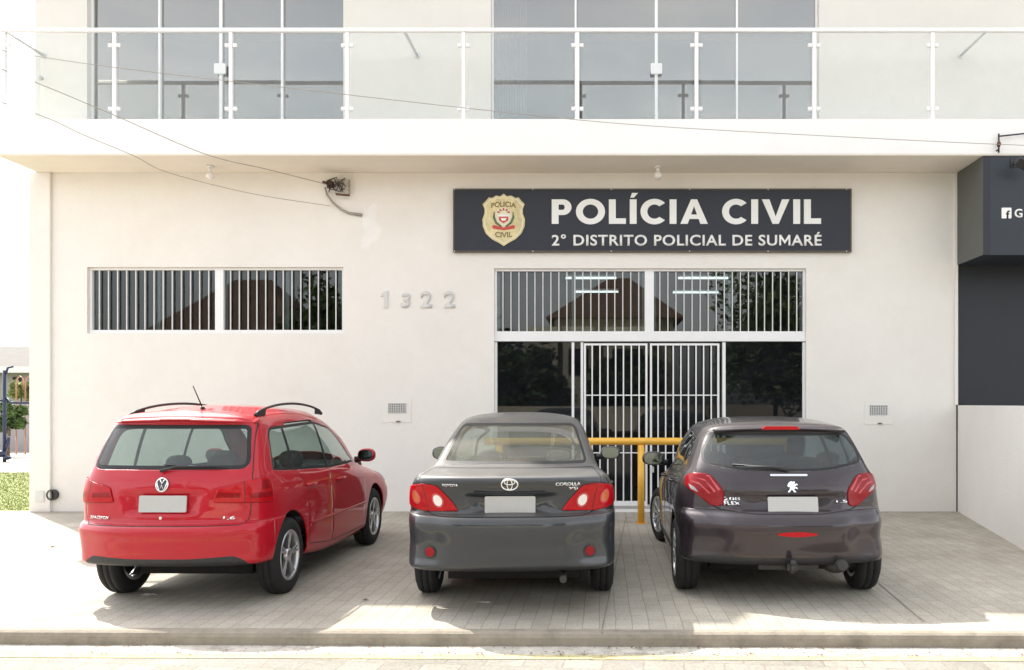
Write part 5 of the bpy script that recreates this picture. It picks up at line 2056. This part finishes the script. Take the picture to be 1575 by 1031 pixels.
# roof spoiler with brake light
bm = BM()
prev = None
for k in range(15):
    x = -.55 + 1.10 * k / 14
    e = (abs(x) / .58) ** 3
    z = 1.405 - .022 * (x / .58) ** 2
    yy = .37 + .045 * (x / .58) ** 2
    q = [bm.verts.new(p) for p in ((x, yy + .22, z + .022 - .01 * e), (x, yy - .012, z - .006), (x, yy - .014, z - .018), (x, yy + .01, z - .030))]
    if prev:
        for j in range(4): bm.faces.new((prev[j], prev[(j + 1) % 4], q[(j + 1) % 4], q[j]))
    else: bm.faces.new(q)
    prev = q
bm.faces.new(prev[::-1])
o = obj('spoiler', bm, P_PLUM, car, bevel=.006)
bm = BM()
prism(bm, rounded([(-.16, 1.384), (.16, 1.384), (.13, 1.412), (-.13, 1.412)], .008, 3), lambda u, v, w: (u, .385 - w, v), .04)
obj('high_brake_light', bm, M['lamp_red'], car)
bm = BM()
tube(bm, [(.02, surf(bvh, .02, 1.07) - .02, 1.068), (-.10, surf(bvh, -.1, 1.088) - .028, 1.088), (-.33, surf(bvh, -.33, 1.093) - .022, 1.093)], [.016, .011, .006], 8)
tube(bm, [(.0, surf(bvh, 0, 1.095) - .014, 1.083), (-.42, surf(bvh, -.42, 1.11) - .014, 1.105)], .006, 6)
obj('wiper', bm, M['black'], car)
for s in (-1, 1): mirror_unit(car, s, .83, 2.42, 1.01, P_PLUM, .12, .075)
bm = BM()
box(bm, -.22, .26, .15, .22, .265, .31)
tube(bm, [(.02, .16, .29), (.02, .02, .27), (.02, -.015, .29), (.02, -.015, .335)], [.022, .020, .018, .016], 10)
ellipsoid(bm, (.02, -.015, .352), (.026, .026, .026), 14)
box(bm, -.02, .06, .0, .03, .285, .335)
obj('tow_hitch', bm, M['dark_steel'], car)
bm = BM()
tube(bm, [(.42, .02, .325), (.42, .5, .30)], .042, 16)
ellipsoid(bm, (.42, .25, .29), (.11, .13, .07), 16)
obj('exhaust_pipe', bm, M['dark_steel'], car)
seat(car, 0, 1.15, M['cloth'], 1.25, hr=(-.36, .36))
for s in (-1, 1): seat(car, s * .36, 1.95, M['cloth'], .48)
dash(car, 2.62, .64, .95)
bm = BM()
box(bm, -.60, .60, .35, 1.0, .93, .95)
obj('parcel_shelf', bm, M['black'], car)
for s in (-1, 1):
    bm = BM()
    pts = [(surf_side(bvh, s, y, .30) + s * .003, y, .30) for y in np.linspace(1.12, 2.80, 20)]
    tube(bm, pts, .014, 8)
    obj('side_moulding', bm, M['black'], car)
bm = BM()
tube(bm, [(-.20, 1.72, 1.49), (-.20, 1.70, 1.50)], [.03, .012], 8)
tube(bm, [(-.20, 1.70, 1.50), (-.21, 1.55, 1.56)], [.006, .004], 6)
bm.free()

# ================================================================== BACKGROUND (left edge)
def at(px, D): return (px - CX) / F * D


# low grey garden wall
D = 2080 / (695 - CY)
bm = BM()
box(bm, -40, at(60, D) + 4, D, D + .2, 0, EYE + (CY - 626) / F * D)
box(bm, -40, at(60, D) + 4, D - .04, D + .24, EYE + (CY - 626) / F * D + .002, EYE + (CY - 622) / F * D + .03)
o = obj('garden_wall', bm, M['far_wall'])
tag(o, 'long low grey wall behind the lawn at the left edge', 'wall')
# house behind it
hs = thing('house', 'low pale house with a shallow beige roof at the far left edge', 'house', (0, 0, 0))
HD = 38
x0, x1 = at(-260, HD), at(140, HD)
bm = BM()
box(bm, x0, x1, HD, HD + 8, 0, EYE + (CY - 566) / F * HD)
obj('wall', bm, M['house_grey'], hs)
ez = EYE + (CY - 566) / F * HD + .01
rz = EYE + (CY - 534) / F * HD
bm = BM()
v = [bm.verts.new(p) for p in ((x0 - .5, HD - .6, ez), (x1 + .5, HD - .6, ez), (x1 + .5, HD + 8.6, ez), (x0 - .5, HD + 8.6, ez), (x0 + 3, HD + 4, rz + .3), (x1 - 3, HD + 4, rz + .3), )]
for q in ((0, 1, 5, 4), (1, 2, 5), (2, 3, 4, 5), (3, 0, 4), (3, 2, 1, 0)): bm.faces.new([v[i] for i in q])
obj('roof', bm, M['roof_grey'], hs)
bm = BM()
box(bm, at(20, HD), at(34, HD), HD - .03, HD + .02, 1.9, 2.8)
obj('window', bm, M['shop_glass'], hs)
bm = BM()
box(bm, x0 - .5, x1 + .5, HD - .7, HD - .61, ez - .25, ez + .02)
obj('gutter', bm, M['stucco_white'], hs)

# blue exercise station, orange bars
ex = thing('exercise_machine', 'blue outdoor exercise machine standing on the path at the far left', 'exercise machine', (0, 0, 0))
D = 2080 / (711 - CY)
zz = lambda py: EYE + (CY - py) / F * D
xx = lambda px: (px - CX) / F * D
bm = BM()
tube(bm, [(xx(7), D, .005), (xx(7), D, zz(570))], .045, 12)
tube(bm, [(xx(9), D, zz(575)), (xx(12), D, zz(566)), (xx(20), D, zz(564))], .03, 8)
obj('post', bm, M['blue_metal'], ex)
bm = BM()
tube(bm, [(xx(10), D, zz(612)), (xx(16), D, zz(620)), (xx(50), D + .1, zz(620))], .03, 8)
tube(bm, [(xx(-20), D, zz(616)), (xx(12), D, zz(616))], .035, 8)
obj('arm', bm, M['blue_metal'], ex)
bm = BM()
tube(bm, [(xx(22), D - .2, zz(676)), (xx(10), D, zz(690)), (xx(-4), D, zz(704))], .03, 8)
ellipsoid(bm, (xx(3), D - .1, zz(698)), (.16, .1, .10))
ellipsoid(bm, (xx(15), D - .1, zz(704)), (.10, .1, .06))
tube(bm, [(xx(14), D, zz(672)), (xx(4), D, zz(700))], .03, 8)
obj('pedal', bm, M['blue_metal'], ex)
D2 = 26.5
for i, px in enumerate((30, 44)):
    bm = BM()
    q = lambda px_, py_: Vector(((px_ - CX) / F * D2, D2, EYE + (CY - py_) / F * D2))
    tube(bm, [q(px - 5, 672), q(px - 5, 590), q(px - 3, 582), q(px + 1, 579), q(px + 5, 582), q(px + 6, 590), q(px + 6, 672 if i else 600)], .022, 8)
    zb_ = 0
    tube(bm, [q(px - 5, 672), Vector((q(px - 5, 672).x, D2, 0.0))], .022, 8)
    o = obj('climbing_bar', bm, M['orange_metal'])
    tag(o, ('left' if i == 0 else 'right') + ' orange bent climbing bar above the low grey wall', 'climbing bar', 'orange climbing bars')


def leaf_cloud(bm, c, r, n, size, rnd, clumps=14):
    cl = []
    for k in range(clumps):
        v = Vector((rnd.gauss(0, 1), rnd.gauss(0, 1), rnd.gauss(0, 1)))
        v = v.normalized() * (rnd.random() ** .5) * .85
        cl.append((Vector((c[0] + v.x * r[0], c[1] + v.y * r[1], c[2] + v.z * r[2])), rnd.uniform(.25, .45)))
    for i in range(n):
        cc, cr_ = rnd.choice(cl)
        v = Vector((rnd.gauss(0, 1), rnd.gauss(0, 1), rnd.gauss(0, 1))).normalized() * (rnd.random() ** .4) * cr_
        p = cc + Vector((v.x * r[0], v.y * r[1], v.z * r[2]))
        a = Vector((rnd.gauss(0, 1), rnd.gauss(0, 1), rnd.gauss(0, .6))).normalized()
        b = a.cross(Vector((rnd.gauss(0, 1), rnd.gauss(0, 1), rnd.gauss(0, 1)))).normalized()
        s = size * rnd.uniform(.6, 1.3)
        bm.faces.new([bm.verts.new(p + a * s), bm.verts.new(p + b * s * .45), bm.verts.new(p - a * s), bm.verts.new(p - b * s * .45)])


rnd = random.Random(21)
for lab, px, D, r, zc, n in (('round dark green shrub beside the blue exercise machine', 12, 25.5, (.55, .5, .55), 1.15, 1600),
                             ('yellowish shrub top in front of the house behind the low wall', 32, 32, (.7, .6, .45), 2.0, 1200)):
    t = thing('shrub', lab, 'shrub', (at(px, D), D, 0), group='shrubs at the far left')
    bm = BM()
    leaf_cloud(bm, (0, 0, zc), r, n, .09, rnd, 10)
    obj('foliage', bm, M['leaf'] if px < 20 else M['blade'], t, recalc=False)
    bm = BM()
    tube(bm, [(0, 0, 0), (.04, 0, zc * .6), (0, 0, zc)], [.06, .045, .02], 8)
    obj('stem', bm, M['bark'], t)

# litter on the paving
def litter(px, py, w, h, lab, z0=0.002, m='litter'):
    Dg = F * (EYE - z0) / (py - CY)
    x = (px - CX) / F * Dg
    bm = BM()
    n = 9
    vs = []
    for k in range(n):
        a = 2 * PI * k / n
        rr = 1 + .35 * math.sin(3 * a + px)
        vs.append(bm.verts.new((x + w * rr * math.cos(a), Dg + h * rr * math.sin(a), z0 + .003 + .012 * abs(math.sin(2 * a)))))
    bm.faces.new(vs)
    bmesh.ops.triangulate(bm, faces=bm.faces[:])
    o = obj('litter', bm, M[m])
    solid(o, .0015, 1)
    tag(o, lab, 'litter')


litter(745, 928, .055, .02, 'pale crumpled scrap lying behind the grey saloon')
litter(228, 916, .06, .03, 'pale scrap of paper on the paving behind the red car', m='litter')
litter(596, 989, .07, .02, 'white scrap in the gutter at the foot of the kerb', z0=-.088)
litter(562, 924, .025, .015, 'dark dead leaf on the paving between red car and saloon', m='rust')
litter(80, 842, .03, .02, 'dark dead leaf on the sunny paving left of the red car', m='rust')
# dry leaves and grit along the gutter
bm = BM()
for i in range(900):
    x = rnd.uniform(-4.9, 3.4)
    y = kerb_y(x, 5.70 + rnd.gauss(0, .035) if rnd.random() < .7 else 5.86 + rnd.gauss(0, .012))
    s = rnd.uniform(.003, .013)
    a = rnd.random() * PI
    z = -.088
    p = [(x + s * math.cos(a + k * 2.1) * rnd.uniform(.6, 1.3), y + s * math.sin(a + k * 2.1) * rnd.uniform(.6, 1.3), z + rnd.uniform(0, .008)) for k in range(3)]
    bm.faces.new([bm.verts.new(q) for q in p])
o = obj('gutter_debris', bm, M['rust'], recalc=False)
tag(o, 'dry leaf scraps and grit lying along the gutter', 'debris', kind='stuff')

# ================================================================== ACROSS THE STREET (what the windows mirror)
h1 = thing('house', 'cream house with brown hipped roof across the street, mirrored in the transom window', 'house', (0, 0, 0))
bm = BM()
box(bm, -2.2, 3.4, -20, -14.6, 0, 5.6)
obj('wall', bm, M['house_wall'], h1)
bm = BM()
v = [bm.verts.new(p) for p in ((-2.6, -14.0, 5.6), (3.9, -14.0, 5.6), (3.9, -20.6, 5.6), (-2.6, -20.6, 5.6), (.4, -17.2, 7.9), (1.4, -17.2, 7.9))]
for q in ((0, 1, 5, 4), (1, 2, 5), (2, 3, 4, 5), (3, 0, 4), (3, 2, 1, 0)): bm.faces.new([v[i] for i in q])
obj('roof', bm, M['roof_tile'], h1)
bm = BM()
for x0_, x1_ in ((-3.5, -2.0), (-1.75, -.35), (.1, 2.3)):
    box(bm, x0_, x1_, -14.55, -13.2, 0, 5.1)
obj('front_block', bm, M['house_wall'], h1)
bm = BM()
for x0_, x1_ in ((-3.2, -2.3), (-1.5, -.6), (.5, 1.9)): box(bm, x0_, x1_, -13.19, -13.16, 2.9, 4.1)
obj('window', bm, M['shop_glass'], h1)
h2 = thing('house', 'grey house with a brown roof across the street, mirrored in the barred left window', 'house', (0, 0, 0))
bm = BM()
box(bm, -20.6, -14.8, -21, -14.5, 0, 5.0)
obj('wall', bm, M['house_grey'], h2)
bm = BM()
v = [bm.verts.new(p) for p in ((-21.2, -13.9, 5.0), (-14.2, -13.9, 5.0), (-14.2, -21.6, 5.0), (-21.2, -21.6, 5.0), (-18.6, -17.7, 7.9), (-16.8, -17.7, 7.9))]
for q in ((0, 1, 5, 4), (1, 2, 5), (2, 3, 4, 5), (3, 0, 4), (3, 2, 1, 0)): bm.faces.new([v[i] for i in q])
obj('roof', bm, M['roof_tile'], h2)
bm = BM()
for q in ((-20, -18.5), (-17.2, -15.5)): box(bm, q[0], q[1], -14.49, -14.46, 2.9, 4.2)
obj('window', bm, M['shop_glass'], h2)
bm = BM()
box(bm, -30, -8, -6.3, -6.1, 0, 2.2)
o = obj('garden_wall', bm, M['house_grey'])
tag(o, 'plain grey street wall across the road, behind the photographer to the left', 'wall')
bm = BM()
box(bm, -7.5, 2.6, -6.3, -6.1, 0, 1.5)
o = obj('garden_wall', bm, M['house_wall'])
tag(o, 'low cream street wall across the road in front of the hipped-roof house', 'wall')


def tree(x, y, h, r, seed, lab):
    rn = random.Random(seed)
    t = thing('tree', lab, 'tree', (x, y, 0), group='trees across the street')
    bm = BM()
    tube(bm, [(0, 0, 0), (.1, .05, h * .25), (-.05, 0, h * .5), (.1, 0, h * .8)], [.2, .16, .12, .04], 10)
    for k in range(6):
        a = k * 1.1
        z = h * (.35 + .07 * k)
        tube(bm, [(0, 0, z), (math.cos(a) * r * .4, math.sin(a) * r * .4, z + h * .12), (math.cos(a) * r * .75, math.sin(a) * r * .75, z + h * .18)], [.08, .05, .02], 6)
    obj('trunk', bm, M['bark'], t)
    bm = BM()
    leaf_cloud(bm, (0, 0, h * .56), (r, r, h * .46), 8000, .18, rn, 34)
    obj('crown', bm, M['leaf'], t, recalc=False)


tree(7.6, -12.0, 7.6, 3.3, 4, 'dense green tree across the street, mirrored in the right door glass')
tree(-9.5, -12, 6.0, 2.4, 9, 'smaller round tree across the street at the left')
tree(-5.6, -12.5, 6.4, 2.0, 33, 'narrow tree across the street left of the flat-roofed cream house')
tree(-12.8, -12.5, 7.0, 2.2, 35, 'green tree across the street beside the grey house')
tree(-3.2, -10.5, 4.0, 1.9, 31, 'low bushy tree across the street before the hipped-roof house')
tree(1.0, -9.8, 3.9, 1.7, 37, 'lowest bushy tree across the street opposite the barred entrance')
tree(12.2, -15, 9.5, 3.2, 14, 'tall dark tree at the right end across the street')
up = thing('utility_pole', 'grey concrete utility pole with a crossarm across the street', 'utility pole', (-8.0, -5.0, 0))
bm = BM()
tube(bm, [(0, 0, 0), (0, 0, 9.5)], [.17, .10], 12)
obj('pole', bm, M['house_grey'], up)
bm = BM()
box(bm, -1.0, 1.0, -.06, .06, 8.9, 9.02)
for s in (-.9, -.45, .45, .9): tube(bm, [(s, 0, 9.02), (s, 0, 9.2)], .04, 8)
obj('crossarm', bm, M['bark'], up)
for i, z in enumerate((7.4, 7.8, 8.2)):
    bm = BM()
    tube(bm, [(x, -5.0, z - .5 + .5 * ((x + 8) / 20) ** 2 if x > -30 else z) for x in range(-28, 30, 2)], .02, 6)
    o = obj('street_cable', bm, M['cable'])
    tag(o, ('lowest', 'middle', 'highest')[i] + ' of three cables slung along the far side of the street', 'wire', 'cables along the far side of the street')

scene.render.film_transparent = False
